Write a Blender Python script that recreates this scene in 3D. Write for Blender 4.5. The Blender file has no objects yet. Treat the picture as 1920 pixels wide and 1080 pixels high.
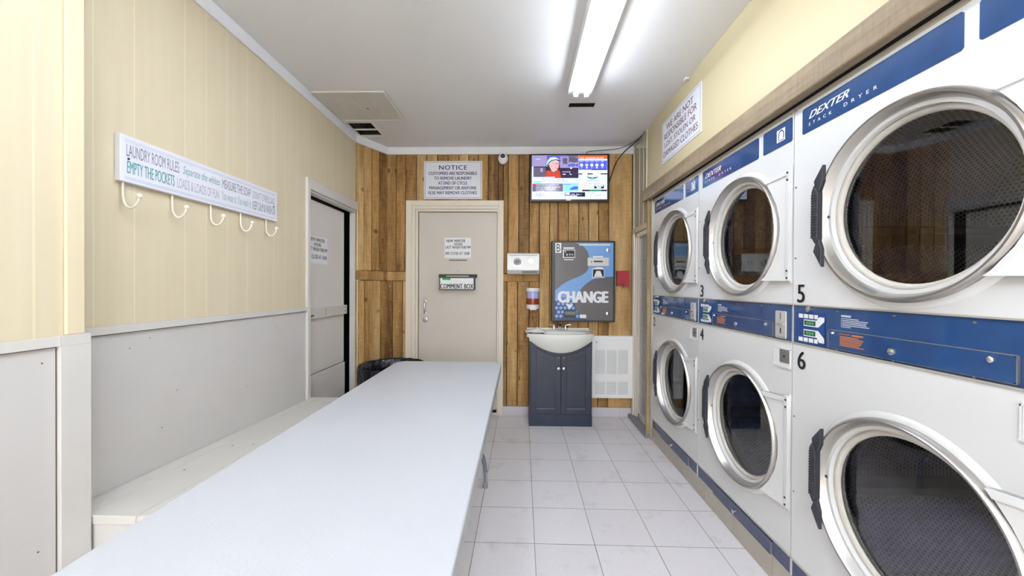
import bpy, bmesh, math, random
from mathutils import Vector, Matrix
random.seed(7)
PI = math.pi
S = bpy.context.scene
COL = S.collection

# ------------------------------------------------------------------ camera
CAMH = 1.311
yaw, pit, rol = -0.0206, -0.0054, 0.0045
cy, sy, cp, sp, cr, sr = math.cos(yaw), math.sin(yaw), math.cos(pit), math.sin(pit), math.cos(rol), math.sin(rol)
fwd = Vector((sy*cp, cy*cp, sp)); rgt = Vector((cy, -sy, 0)); upv = rgt.cross(fwd)
r_ = cr*rgt + sr*upv; u_ = -sr*rgt + cr*upv
cd = bpy.data.cameras.new('camera'); cam = bpy.data.objects.new('camera', cd); COL.objects.link(cam)
cam.matrix_world = Matrix(((r_.x, u_.x, -fwd.x, 0), (r_.y, u_.y, -fwd.y, 0), (r_.z, u_.z, -fwd.z, CAMH), (0, 0, 0, 1)))
cd.sensor_width = 36; cd.lens = 695.3/1920*36; cd.clip_start = 0.02
S.camera = cam
# ------------------------------------------------------------------ world, exposure
w = bpy.data.worlds.new('world'); S.world = w; w.use_nodes = True
w.node_tree.nodes['Background'].inputs[0].default_value = (0.93, 0.96, 1.0, 1)
w.node_tree.nodes['Background'].inputs[1].default_value = 9.0
S.view_settings.view_transform = 'Standard'; S.view_settings.look = 'None'
S.view_settings.gamma = 1; S.view_settings.use_curve_mapping = False
S.view_settings.exposure = 0.24
TUBE_STRENGTH = 7.0   # near aisle tubes, dimmed so the wall and dryers do not clip
TUBE_FAR = 25.0        # far aisle pair, set brighter to light the back of the room
TUBE_FILL = 64.0     # tubes of the unseen fill lights added behind the camera

# ------------------------------------------------------------------ materials
def lin(c):
    return tuple(((x/255)/12.92 if x/255 <= 0.04045 else ((x/255+0.055)/1.055)**2.4) for x in c)
MATS = {}
def mat(name, rgb, rough=0.5, metal=0.0, spec=0.5, noise=0.0, nscale=6.0, bump=0.0, bscale=60.0, emit=0.0, coat=0.0, aniso=None):
    if name in MATS: return MATS[name]
    m = bpy.data.materials.new(name); m.use_nodes = True; nt = m.node_tree
    p = nt.nodes['Principled BSDF']; c = lin(rgb) + (1,)
    p.inputs['Base Color'].default_value = c; p.inputs['Roughness'].default_value = rough
    p.inputs['Metallic'].default_value = metal; p.inputs['Specular IOR Level'].default_value = spec
    p.inputs['Coat Weight'].default_value = coat
    tc = nt.nodes.new('ShaderNodeTexCoord')
    if noise > 0:
        n = nt.nodes.new('ShaderNodeTexNoise'); n.inputs['Scale'].default_value = nscale; n.inputs['Detail'].default_value = 6
        nt.links.new(tc.outputs['Object'], n.inputs['Vector'])
        mr = nt.nodes.new('ShaderNodeMapRange'); mr.inputs[1].default_value = .25; mr.inputs[2].default_value = .75
        mr.inputs[3].default_value = 1-noise; mr.inputs[4].default_value = 1+noise
        nt.links.new(n.outputs['Fac'], mr.inputs[0])
        vm = nt.nodes.new('ShaderNodeVectorMath'); vm.operation = 'SCALE'; vm.inputs[0].default_value = c[:3]
        nt.links.new(mr.outputs[0], vm.inputs['Scale']); nt.links.new(vm.outputs[0], p.inputs['Base Color'])
    if bump > 0:
        n2 = nt.nodes.new('ShaderNodeTexNoise'); n2.inputs['Scale'].default_value = bscale; n2.inputs['Detail'].default_value = 4
        nt.links.new(tc.outputs['Object'], n2.inputs['Vector'])
        b = nt.nodes.new('ShaderNodeBump'); b.inputs['Strength'].default_value = bump; b.inputs['Distance'].default_value = 0.004
        nt.links.new(n2.outputs['Fac'], b.inputs['Height']); nt.links.new(b.outputs[0], p.inputs['Normal'])
    if emit > 0:
        p.inputs['Emission Color'].default_value = c; p.inputs['Emission Strength'].default_value = emit
    MATS[name] = m
    return m
def N(nt, t, **k):
    n = nt.nodes.new(t)
    for a, b in k.items(): setattr(n, a, b)
    return n
def math_node(nt, op, a, b=None, c=None):
    n = N(nt, 'ShaderNodeMath', operation=op)
    for i, v in enumerate((a, b, c)):
        if v is None: continue
        if isinstance(v, (int, float)): n.inputs[i].default_value = v
        else: nt.links.new(v, n.inputs[i])
    return n.outputs[0]
def mixc(nt, fac, a, b):
    n = N(nt, 'ShaderNodeMix', data_type='RGBA')
    if isinstance(fac, (int, float)): n.inputs[0].default_value = fac
    else: nt.links.new(fac, n.inputs[0])
    for i, v in ((6, a), (7, b)):
        if isinstance(v, tuple): n.inputs[i].default_value = v if len(v) == 4 else v + (1,)
        else: nt.links.new(v, n.inputs[i])
    return n.outputs[2]

def floor_mat():
    m = bpy.data.materials.new('floor tile'); m.use_nodes = True; nt = m.node_tree; p = nt.nodes['Principled BSDF']
    g = N(nt, 'ShaderNodeNewGeometry'); sx = N(nt, 'ShaderNodeSeparateXYZ'); nt.links.new(g.outputs['Position'], sx.inputs[0])
    A, T = -0.00666, 0.3054; ca, sa = math.cos(A), math.sin(A)
    X, Y = sx.outputs[0], sx.outputs[1]
    x = math_node(nt, 'ADD', math_node(nt, 'MULTIPLY', X, ca), math_node(nt, 'MULTIPLY', Y, sa))
    y = math_node(nt, 'SUBTRACT', math_node(nt, 'MULTIPLY', Y, ca), math_node(nt, 'MULTIPLY', X, sa))
    xs = math_node(nt, 'ADD', math_node(nt, 'DIVIDE', x, T), 0.7727+50)
    ys = math_node(nt, 'ADD', math_node(nt, 'DIVIDE', y, T), -0.1676+50)
    def edge(v):
        f = math_node(nt, 'FRACT', v)
        return math_node(nt, 'ABSOLUTE', math_node(nt, 'SUBTRACT', f, 0.5))
    e = math_node(nt, 'MAXIMUM', edge(xs), edge(ys))
    grout = N(nt, 'ShaderNodeMapRange'); grout.inputs[1].default_value = 0.5-0.0062; grout.inputs[2].default_value = 0.5-0.0042
    nt.links.new(e, grout.inputs[0])
    # per tile value
    cb = N(nt, 'ShaderNodeCombineXYZ'); nt.links.new(math_node(nt, 'FLOOR', xs), cb.inputs[0]); nt.links.new(math_node(nt, 'FLOOR', ys), cb.inputs[1])
    wn = N(nt, 'ShaderNodeTexWhiteNoise'); nt.links.new(cb.outputs[0], wn.inputs[0])
    n = N(nt, 'ShaderNodeTexNoise'); n.inputs['Scale'].default_value = 130; n.inputs['Detail'].default_value = 3; nt.links.new(g.outputs['Position'], n.inputs['Vector'])
    n2 = N(nt, 'ShaderNodeTexNoise'); n2.inputs['Scale'].default_value = 5; n2.inputs['Detail'].default_value = 7; n2.inputs['Roughness'].default_value = .65; nt.links.new(g.outputs['Position'], n2.inputs['Vector'])
    base = mixc(nt, wn.outputs[0], lin((228, 223, 225)), lin((234, 230, 232)))
    mr = N(nt, 'ShaderNodeMapRange'); mr.inputs[1].default_value = .35; mr.inputs[2].default_value = .65; mr.inputs[3].default_value = 0.0; mr.inputs[4].default_value = 0.25
    nt.links.new(n.outputs[0], mr.inputs[0])
    c = mixc(nt, mr.outputs[0], base, lin((196, 190, 190)))
    # dirt patches
    d = N(nt, 'ShaderNodeMapRange'); d.inputs[1].default_value = .56; d.inputs[2].default_value = .78; d.inputs[3].default_value = 0; d.inputs[4].default_value = .55
    nt.links.new(n2.outputs[0], d.inputs[0])
    c = mixc(nt, d.outputs[0], c, lin((168, 156, 138)))
    gn = N(nt, 'ShaderNodeTexNoise'); gn.inputs['Scale'].default_value = 3.0; nt.links.new(g.outputs['Position'], gn.inputs['Vector'])
    gr = N(nt, 'ShaderNodeMapRange'); gr.inputs[1].default_value = .5; gr.inputs[2].default_value = .7; nt.links.new(gn.outputs[0], gr.inputs[0])
    gc = mixc(nt, gr.outputs[0], lin((146, 138, 134)), lin((84, 76, 72)))
    c = mixc(nt, grout.outputs[0], c, gc)
    nt.links.new(c, p.inputs['Base Color'])
    nt.links.new(math_node(nt, 'ADD', math_node(nt, 'MULTIPLY', grout.outputs[0], .5), .33), p.inputs['Roughness'])
    b = N(nt, 'ShaderNodeBump'); b.inputs['Strength'].default_value = .5; b.inputs['Distance'].default_value = .003; b.invert = True
    nt.links.new(grout.outputs[0], b.inputs['Height']); nt.links.new(b.outputs[0], p.inputs['Normal'])
    return m
def wood_mat(name, dark, mid, light, along='Z', scale=1.0, gray=0.0):
    m = bpy.data.materials.new(name); m.use_nodes = True; nt = m.node_tree; p = nt.nodes['Principled BSDF']
    g = N(nt, 'ShaderNodeNewGeometry'); rnd = g.outputs['Random Per Island']
    off = N(nt, 'ShaderNodeVectorMath', operation='SCALE'); off.inputs[0].default_value = (37, 19, 53); nt.links.new(rnd, off.inputs['Scale'])
    ad = N(nt, 'ShaderNodeVectorMath', operation='ADD'); nt.links.new(g.outputs['Position'], ad.inputs[0]); nt.links.new(off.outputs[0], ad.inputs[1])
    sc = N(nt, 'ShaderNodeVectorMath', operation='MULTIPLY'); nt.links.new(ad.outputs[0], sc.inputs[0])
    sc.inputs[1].default_value = (9*scale, 9*scale, 1.1*scale) if along == 'Z' else ((9*scale, 1.1*scale, 9*scale) if along == 'Y' else (1.1*scale, 9*scale, 9*scale))
    n1 = N(nt, 'ShaderNodeTexNoise'); n1.inputs['Scale'].default_value = 1.0; n1.inputs['Detail'].default_value = 8; n1.inputs['Roughness'].default_value = .62; n1.inputs['Distortion'].default_value = .6
    nt.links.new(sc.outputs[0], n1.inputs['Vector'])
    n2 = N(nt, 'ShaderNodeTexNoise'); n2.inputs['Scale'].default_value = 9.0; n2.inputs['Detail'].default_value = 4
    nt.links.new(sc.outputs[0], n2.inputs['Vector'])
    sc3 = N(nt, 'ShaderNodeVectorMath', operation='MULTIPLY'); nt.links.new(ad.outputs[0], sc3.inputs[0])
    sc3.inputs[1].default_value = (6, 6, 60) if along == 'Z' else (6, 60, 6)
    n3 = N(nt, 'ShaderNodeTexNoise'); n3.inputs['Scale'].default_value = 1.5; n3.inputs['Detail'].default_value = 2
    nt.links.new(sc3.outputs[0], n3.inputs['Vector'])
    ramp = N(nt, 'ShaderNodeValToRGB'); e = ramp.color_ramp.elements
    e[0].position = .28; e[0].color = lin(dark) + (1,); e[1].position = .72; e[1].color = lin(light) + (1,)
    k = ramp.color_ramp.elements.new(.5); k.color = lin(mid) + (1,)
    f = math_node(nt, 'ADD', math_node(nt, 'MULTIPLY', n1.outputs[0], .62), math_node(nt, 'MULTIPLY', n2.outputs[0], .22))
    f = math_node(nt, 'ADD', f, math_node(nt, 'MULTIPLY', n3.outputs[0], .16))
    f = math_node(nt, 'ADD', f, math_node(nt, 'MULTIPLY', math_node(nt, 'SUBTRACT', rnd, .5), .28))
    nt.links.new(f, ramp.inputs[0])
    bl = N(nt, 'ShaderNodeTexNoise'); bl.inputs['Scale'].default_value = .45; bl.inputs['Detail'].default_value = 5; bl.inputs['Roughness'].default_value = .7
    nt.links.new(sc.outputs[0], bl.inputs['Vector'])
    bm_ = N(nt, 'ShaderNodeMapRange'); bm_.inputs[1].default_value = .38; bm_.inputs[2].default_value = .62; bm_.inputs[3].default_value = .74; bm_.inputs[4].default_value = 1.14
    nt.links.new(bl.outputs[0], bm_.inputs[0])
    bs = N(nt, 'ShaderNodeVectorMath', operation='SCALE'); nt.links.new(ramp.outputs[0], bs.inputs[0]); nt.links.new(bm_.outputs[0], bs.inputs['Scale'])
    # knots
    kv = N(nt, 'ShaderNodeVectorMath', operation='MULTIPLY'); nt.links.new(ad.outputs[0], kv.inputs[0])
    kv.inputs[1].default_value = (7, 0.0, 4.0) if along == 'Z' else (4, 4, 7)
    vo = N(nt, 'ShaderNodeTexVoronoi'); vo.inputs['Scale'].default_value = 1.0; nt.links.new(kv.outputs[0], vo.inputs['Vector'])
    km = N(nt, 'ShaderNodeMapRange'); km.inputs[1].default_value = .055; km.inputs[2].default_value = .13; km.inputs[3].default_value = .75; km.inputs[4].default_value = 0
    nt.links.new(vo.outputs['Distance'], km.inputs[0])
    c = mixc(nt, km.outputs[0], bs.outputs[0], lin((50, 30, 14)))
    nt.links.new(c, p.inputs['Base Color']); p.inputs['Roughness'].default_value = .6; p.inputs['Specular IOR Level'].default_value = .3
    b = N(nt, 'ShaderNodeBump'); b.inputs['Strength'].default_value = .35; b.inputs['Distance'].default_value = .003
    nt.links.new(n2.outputs[0], b.inputs['Height']); nt.links.new(b.outputs[0], p.inputs['Normal'])
    return m
def panel_mat():
    m = bpy.data.materials.new('cream wall panelling'); m.use_nodes = True; nt = m.node_tree; p = nt.nodes['Principled BSDF']
    g = N(nt, 'ShaderNodeNewGeometry'); sx = N(nt, 'ShaderNodeSeparateXYZ'); nt.links.new(g.outputs['Position'], sx.inputs[0])
    Y = sx.outputs[1]; tot = None
    for per, ph in ((0.61, 0.225), (0.61, 0.083), (0.61, 0.47), (0.61, 0.355)):
        fr = math_node(nt, 'FRACT', math_node(nt, 'DIVIDE', math_node(nt, 'ADD', Y, ph), per))
        q = math_node(nt, 'LESS_THAN', math_node(nt, 'ABSOLUTE', math_node(nt, 'SUBTRACT', fr, .5)), .0045)
        tot = q if tot is None else math_node(nt, 'MAXIMUM', tot, q)
    mp = N(nt, 'ShaderNodeVectorMath', operation='MULTIPLY'); nt.links.new(g.outputs['Position'], mp.inputs[0]); mp.inputs[1].default_value = (22, 22, 1.6)
    n = N(nt, 'ShaderNodeTexNoise'); n.inputs['Scale'].default_value = 1.0; n.inputs['Detail'].default_value = 4; nt.links.new(mp.outputs[0], n.inputs['Vector'])
    c = mixc(nt, n.outputs[0], lin((212, 198, 168)), lin((222, 210, 182)))
    c = mixc(nt, math_node(nt, 'MULTIPLY', tot, .45), c, lin((238, 226, 192)))
    nt.links.new(c, p.inputs['Base Color']); p.inputs['Roughness'].default_value = .5; p.inputs['Specular IOR Level'].default_value = .35
    b = N(nt, 'ShaderNodeBump'); b.inputs['Strength'].default_value = .25; b.inputs['Distance'].default_value = .002
    nt.links.new(math_node(nt, 'SUBTRACT', n.outputs[0], tot), b.inputs['Height']); nt.links.new(b.outputs[0], p.inputs['Normal'])
    return m
def brushed_mat():
    m = bpy.data.materials.new('brushed stainless'); m.use_nodes = True; nt = m.node_tree; p = nt.nodes['Principled BSDF']
    p.inputs['Base Color'].default_value = lin((186, 183, 178)) + (1,); p.inputs['Metallic'].default_value = 1.0; p.inputs['Roughness'].default_value = .34
    tc = N(nt, 'ShaderNodeTexCoord'); mp = N(nt, 'ShaderNodeMapping'); mp.inputs['Scale'].default_value = (600, 8, 8)
    nt.links.new(tc.outputs['Object'], mp.inputs['Vector'])
    n = N(nt, 'ShaderNodeTexNoise'); n.inputs['Scale'].default_value = 1; nt.links.new(mp.outputs[0], n.inputs['Vector'])
    b = N(nt, 'ShaderNodeBump'); b.inputs['Strength'].default_value = .12; b.inputs['Distance'].default_value = .001
    nt.links.new(n.outputs[0], b.inputs['Height']); nt.links.new(b.outputs[0], p.inputs['Normal'])
    return m
def glass_mat():
    m = bpy.data.materials.new('tinted door glass'); m.use_nodes = True; nt = m.node_tree
    nt.nodes.remove(nt.nodes['Principled BSDF']); out = nt.nodes['Material Output']
    tr = N(nt, 'ShaderNodeBsdfTransparent'); tr.inputs[0].default_value = (.84, .85, .86, 1)
    gl = N(nt, 'ShaderNodeBsdfGlossy'); gl.inputs['Roughness'].default_value = .01; gl.inputs[0].default_value = (.97, .98, 1, 1)
    fr = N(nt, 'ShaderNodeFresnel'); fr.inputs[0].default_value = 2.15
    mx = N(nt, 'ShaderNodeMixShader'); nt.links.new(fr.outputs[0], mx.inputs[0]); nt.links.new(tr.outputs[0], mx.inputs[1]); nt.links.new(gl.outputs[0], mx.inputs[2])
    nt.links.new(mx.outputs[0], out.inputs[0])
    return m
def perf_mat(P0y, P0z):
    # perforated steel: hexagonal grid of round holes, on planes x=const (uses y,z) for the drum back
    m = bpy.data.materials.new('perforated drum steel'); m.use_nodes = True; nt = m.node_tree; p = nt.nodes['Principled BSDF']
    uv = N(nt, 'ShaderNodeUVMap'); sx = N(nt, 'ShaderNodeSeparateXYZ'); nt.links.new(uv.outputs[0], sx.inputs[0])
    s = 0.0160
    def grid(ox, oy):
        a = math_node(nt, 'SUBTRACT', math_node(nt, 'FRACT', math_node(nt, 'ADD', math_node(nt, 'DIVIDE', sx.outputs[0], s), 100+ox)), .5)
        b = math_node(nt, 'SUBTRACT', math_node(nt, 'FRACT', math_node(nt, 'ADD', math_node(nt, 'DIVIDE', sx.outputs[1], s*1.732), 100+oy)), .5)
        b = math_node(nt, 'MULTIPLY', b, 1.732)
        return math_node(nt, 'ADD', math_node(nt, 'MULTIPLY', a, a), math_node(nt, 'MULTIPLY', b, b))
    d = math_node(nt, 'SQRT', math_node(nt, 'MINIMUM', grid(0, 0), grid(.5, .5)))
    hole = math_node(nt, 'LESS_THAN', d, .30)
    c = mixc(nt, hole, lin((206, 207, 208)), (.004, .004, .004))
    nt.links.new(c, p.inputs['Base Color'])
    nt.links.new(math_node(nt, 'SUBTRACT', .35, math_node(nt, 'MULTIPLY', hole, .35)), p.inputs['Metallic'])
    p.inputs['Roughness'].default_value = .45
    return m

M_floor = floor_mat(); M_panel = panel_mat(); M_steel = brushed_mat(); M_glass = glass_mat(); M_perf = perf_mat(0, 0)
M_plank = wood_mat('rough sawn plank', (98, 64, 30), (172, 132, 78), (212, 178, 126))
M_beam = wood_mat('pale weathered beam', (128, 108, 82), (168, 148, 120), (196, 180, 156), along='Y', scale=.8)
M_post = wood_mat('pale stud', (142, 118, 82), (172, 150, 114), (192, 172, 138), along='Z', scale=.8)
M_ceil = mat('ceiling paint', (226, 224, 222), .55, noise=.02, nscale=3, bump=.15, bscale=9)
M_gray = mat('grey wainscot paint', (205, 201, 198), .42, noise=.025, nscale=4, bump=.2, bscale=14)
M_crown = mat('white trim paint', (232, 232, 236), .45, noise=.01)
M_trimg = mat('grey trim paint', (212, 208, 203), .42, noise=.02)
M_trimw = mat('cream grey trim paint', (222, 212, 196), .42, noise=.02)
M_beige = mat('beige door paint', (202, 194, 182), .42, noise=.03, nscale=3, bump=.12, bscale=12)
M_cream = mat('cream trim paint', (226, 212, 180), .45)
M_white = mat('white enamel', (221, 220, 219), .22, noise=.006, nscale=2, coat=.25)
M_heat = mat('heater white paint', (244, 243, 242), .3)
M_whiteP = mat('white plastic', (232, 232, 232), .35)
M_table = mat('table laminate', (192, 194, 200), .38, noise=.012, nscale=3, bump=.15, bscale=160)
M_tedge = mat('table edge', (172, 174, 180), .45)  # grey rim, darkened further to put side shading into its colour
M_legs = mat('grey leg paint', (120, 128, 142), .35, metal=.3)
M_chrome = mat('chrome', (225, 225, 228), .12, metal=1)
M_alu = mat('dull aluminium', (176, 176, 178), .38, metal=.85)
M_black = mat('black plastic', (28, 28, 32), .35)
M_grip = mat('charcoal plastic', (52, 52, 60), .42)
M_dark = mat('gap shade black', (12, 10, 9), .9)
M_blue = mat('blue panel film', (30, 68, 118), .12, coat=.6, noise=.14, nscale=11)
M_blueD = mat('navy panel film', (36, 50, 92), .14, coat=.6, noise=.05, nscale=5)
M_gask = mat('cream gasket', (196, 190, 180), .5)
M_metalp = mat('greige metal trim', (188, 182, 170), .35, metal=.3)
M_navyw = mat('navy cabinet paint', (40, 45, 62), .38, noise=.12, nscale=9)
M_ceram = mat('white ceramic', (238, 238, 232), .12, coat=.4)
M_paper = mat('white paper', (236, 236, 238), .7)
M_ink = mat('black ink', (22, 22, 26), .6)
M_navyink = mat('navy ink', (38, 38, 92), .5)
M_brown = mat('brown ink', (104, 48, 48), .5)
M_signw = mat('white sign plastic', (226, 228, 236), .35)
M_bag = mat('black bin bag', (9, 9, 20), .16, bump=.9, bscale=26)
M_red = mat('red box paint', (166, 48, 58), .35)
M_tileb = mat('skirting tile', (206, 200, 204), .35, noise=.03, nscale=20)
M_tileg = mat('greige skirting tile', (178, 170, 156), .35, noise=.04, nscale=12)
M_grey = mat('mid grey', (130, 130, 132), .5)
M_lgrey = mat('light grey', (190, 190, 190), .5)
M_silver = mat('silver screw', (150, 150, 152), .35, metal=.9)
M_tube = mat('lit fluorescent tube', (255, 255, 255), .3, emit=TUBE_STRENGTH)
M_tube3 = mat('far aisle tube', (255, 255, 255), .3, emit=TUBE_FAR)
M_tube2 = mat('added fill tube', (255, 255, 255), .3, emit=TUBE_FILL)
for m_t in (M_tube, M_tube2, M_tube3): m_t.node_tree.nodes['Principled BSDF'].inputs['Emission Color'].default_value = (.85, .95, 1.09, 1)
M_joist = mat('dusty ceiling void', (64, 52, 36), .9, noise=.5, nscale=12)

# ------------------------------------------------------------------ mesh builder
class MB:
    def __init__(s):
        s.v = []; s.f = []; s.m = []; s.uv = {}; s.fr(); s.mi = 0
    def fr(s, O=(0, 0, 0), U=(1, 0, 0), V=(0, 1, 0), Nn=(0, 0, 1)):
        s.O, s.U, s.V, s.N = Vector(O), Vector(U), Vector(V), Vector(Nn); return s
    def P(s, a, b, c): return s.O + s.U*a + s.V*b + s.N*c
    def add(s, pts, faces, world=False):
        k = len(s.v)
        s.v += [Vector(p) if world else s.P(*p) for p in pts]
        for f in faces: s.f.append([k+i for i in f]); s.m.append(s.mi)
        return s
    def box(s, a0, a1, b0, b1, c0, c1):
        p = [(x, y, z) for x in (a0, a1) for y in (b0, b1) for z in (c0, c1)]
        return s.add(p, [(0, 1, 3, 2), (4, 6, 7, 5), (0, 4, 5, 1), (2, 3, 7, 6), (0, 2, 6, 4), (1, 5, 7, 3)])
    def poly(s, pts, c):
        return s.add([(a, b, c) for a, b in pts], [tuple(range(len(pts)))])
    def rect(s, a0, a1, b0, b1, c): return s.poly([(a0, b0), (a1, b0), (a1, b1), (a0, b1)], c)
    def prism(s, pts, c0, c1):
        n = len(pts)
        return s.add([(a, b, c0) for a, b in pts] + [(a, b, c1) for a, b in pts],
                     [tuple(range(n))[::-1], tuple(range(n, 2*n))] + [(i, (i+1) % n, n+(i+1) % n, n+i) for i in range(n)])
    def lathe(s, cu, cv, prof, n=48, closed=False):
        k = []; m = len(prof)
        for i in range(n):
            t = 2*PI*i/n
            k += [(cu+r*math.cos(t), cv+r*math.sin(t), h) for r, h in prof]
        fs = []
        for i in range(n):
            j = (i+1) % n
            for q in range(m if closed else m-1):
                q2 = (q+1) % m
                fs.append((i*m+q, j*m+q, j*m+q2, i*m+q2))
        return s.add(k, fs)
    def disc(s, cu, cv, r, c, n=32, sx=1.0):
        return s.poly([(cu+r*sx*math.cos(2*PI*i/n), cv+r*math.sin(2*PI*i/n)) for i in range(n)], c)
    def cyl(s, cu, cv, r, c0, c1, n=24):
        s.lathe(cu, cv, [(r, c0), (r, c1)], n); s.disc(cu, cv, r, c1, n); s.disc(cu, cv, r, c0, n); return s
    def tube(s, pts, r, n=10, cap=True):
        pts = [s.P(*p) for p in pts]; rings = []; prev = None
        for i, p in enumerate(pts):
            d = (pts[min(i+1, len(pts)-1)] - pts[max(i-1, 0)]).normalized()
            if prev is None:
                a = Vector((0, 0, 1)) if abs(d.z) < .9 else Vector((1, 0, 0)); x = d.cross(a).normalized()
            else: x = (prev - d*prev.dot(d)).normalized()
            prev = x; y = d.cross(x)
            rings.append([p + (x*math.cos(2*PI*k/n) + y*math.sin(2*PI*k/n))*r for k in range(n)])
        k = len(s.v); s.v += [q for rg in rings for q in rg]
        for i in range(len(rings)-1):
            for j in range(n):
                s.f.append([k+i*n+j, k+i*n+(j+1) % n, k+(i+1)*n+(j+1) % n, k+(i+1)*n+j]); s.m.append(s.mi)
        if cap:
            s.f.append([k+j for j in range(n)]); s.m.append(s.mi)
            s.f.append([k+(len(rings)-1)*n+j for j in range(n)]); s.m.append(s.mi)
        return s
    def text(s, txt, a0, a1, b0, b1, c, depth=0.0, bold=0.0, shear=0.0, space=1.0, keep=False, flip=False):
        cu = bpy.data.curves.new('t', 'FONT'); cu.body = txt; cu.offset = 0; cu.shear = shear; cu.space_character = space
        cu.resolution_u = 3; cu.extrude = 0
        ob = bpy.data.objects.new('t', cu); COL.objects.link(ob)
        me = bpy.data.meshes.new_from_object(ob)
        vs = [v.co.copy() for v in me.vertices]
        if vs:
            x0 = min(v.x for v in vs); x1 = max(v.x for v in vs); y0 = min(v.y for v in vs); y1 = max(v.y for v in vs)
            sx = (a1-a0)/max(x1-x0, 1e-6); sy_ = (b1-b0)/max(y1-y0, 1e-6)
            e = bold*(b1-b0)*.9; sx = (a1-a0-2*e)/max(x1-x0, 1e-6)
            for q, d in enumerate([(0.0, 0.0)] if bold == 0 else ([(-e, 0), (0, 0), (e, 0)] if bold < .06 else [(math.cos(PI*i/4)*e, math.sin(PI*i/4)*e*.45) for i in range(8)]+[(0, 0)])):
                ez = 0 if bold < .06 else e*.45
                k = len(s.v)
                s.v += [s.P(a0+e+d[0]+(v.x-x0)*sx, b0+ez+d[1]+(v.y-y0)*(sy_*(b1-b0-2*ez)/(b1-b0)), c+q*2e-5) for v in vs]
                for f in me.polygons: s.f.append([k+i for i in f.vertices]); s.m.append(s.mi)
        bpy.data.meshes.remove(me); bpy.data.objects.remove(ob); bpy.data.curves.remove(cu)
        return s
    def build_each(s, name, *a, **k):
        # every connected piece becomes an object of its own
        par = list(range(len(s.v)))
        def find(i):
            while par[i] != i: par[i] = par[par[i]]; i = par[i]
            return i
        key = {}
        for i, v in enumerate(s.v):
            q = (round(v.x, 5), round(v.y, 5), round(v.z, 5))
            if q in key: par[find(i)] = find(key[q])
            else: key[q] = i
        for f in s.f:
            for i in f[1:]: par[find(i)] = find(f[0])
        groups = {}
        for n_, f in enumerate(s.f): groups.setdefault(find(f[0]), []).append(n_)
        out = []
        for fs in groups.values():
            m = MB(); idx = {}
            for n_ in fs:
                for i in s.f[n_]:
                    if i not in idx: idx[i] = len(m.v); m.v.append(s.v[i])
                m.f.append([idx[i] for i in s.f[n_]]); m.m.append(s.m[n_])
            out.append(m.build(name, *a, **k))
        return out
    def build(s, name, mats, parent=None, smooth=None, bevel=0, seg=2, label=None, recalc=True):
        mats = mats if isinstance(mats, (list, tuple)) else [mats]
        off = Vector((0, 0, 0)); q = parent
        while q is not None: off += q.location; q = q.parent
        me = bpy.data.meshes.new(name); me.from_pydata([v-off for v in s.v], [], s.f)
        for m in mats: me.materials.append(m)
        me.polygons.foreach_set('material_index', s.m)
        if s.uv:
            ul = me.uv_layers.new(name='UVMap')
            for lp in me.loops:
                ul.data[lp.index].uv = s.uv.get(lp.vertex_index, (0, 0))
        if recalc:
            bm = bmesh.new(); bm.from_mesh(me); bmesh.ops.recalc_face_normals(bm, faces=bm.faces); bm.to_mesh(me); bm.free()
        me.update()
        if smooth:
            me.shade_smooth(); me.set_sharp_from_angle(angle=math.radians(smooth))
        o = bpy.data.objects.new(name, me); COL.objects.link(o)
        if parent is not None: o.parent = parent
        if bevel:
            b = o.modifiers.new('bevel', 'BEVEL'); b.width = bevel; b.segments = seg; b.limit_method = 'ANGLE'; b.angle_limit = math.radians(40)
        if label: o['label'] = label
        return o
def tag(o, label, cat, group=None, kind=None):
    o['label'] = label; o['category'] = cat
    if group: o['group'] = group
    if kind: o['kind'] = kind
    return o
def thing(name, label, cat, loc, group=None, kind=None):
    o = bpy.data.objects.new(name, None); COL.objects.link(o); o.location = loc; o.empty_display_size = .05
    return tag(o, label, cat, group, kind)
def struct(o, label=None, cat=None):
    o['kind'] = 'structure'
    if label: o['label'] = label
    if cat: o['category'] = cat
    return o
# frames (viewer's right, up, towards viewer)
YB = 3.75; XL = -1.53; XN = -1.42; XR = 1.1344; ZC = 2.71; YF = -6.0
def back(y=YB): return MB().fr((0, y, 0), (1, 0, 0), (0, 0, 1), (0, -1, 0))
def left(x=XL): return MB().fr((x, 0, 0), (0, 1, 0), (0, 0, 1), (1, 0, 0))
def right(x=XR): return MB().fr((x, 0, 0), (0, 1, 0), (0, 0, 1), (-1, 0, 0))   # u = world y here
def rightr(x=XR): return MB().fr((x, 0, 0), (0, -1, 0), (0, 0, 1), (-1, 0, 0)) # u = -y (reads left to right)
def holes(mb, us, vs, skip, c):
    for i in range(len(us)-1):
        for j in range(len(vs)-1):
            if (i, j) in skip: continue
            mb.rect(us[i], us[i+1], vs[j], vs[j+1], c)

# ================================================================== SETTING
struct(MB().box(-2.3, 2.4, YF-.1, 4.0, -.06, 0).build('floor', M_floor), 'pale grey square floor tiles with dark grout and worn patches', 'floor')
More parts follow.
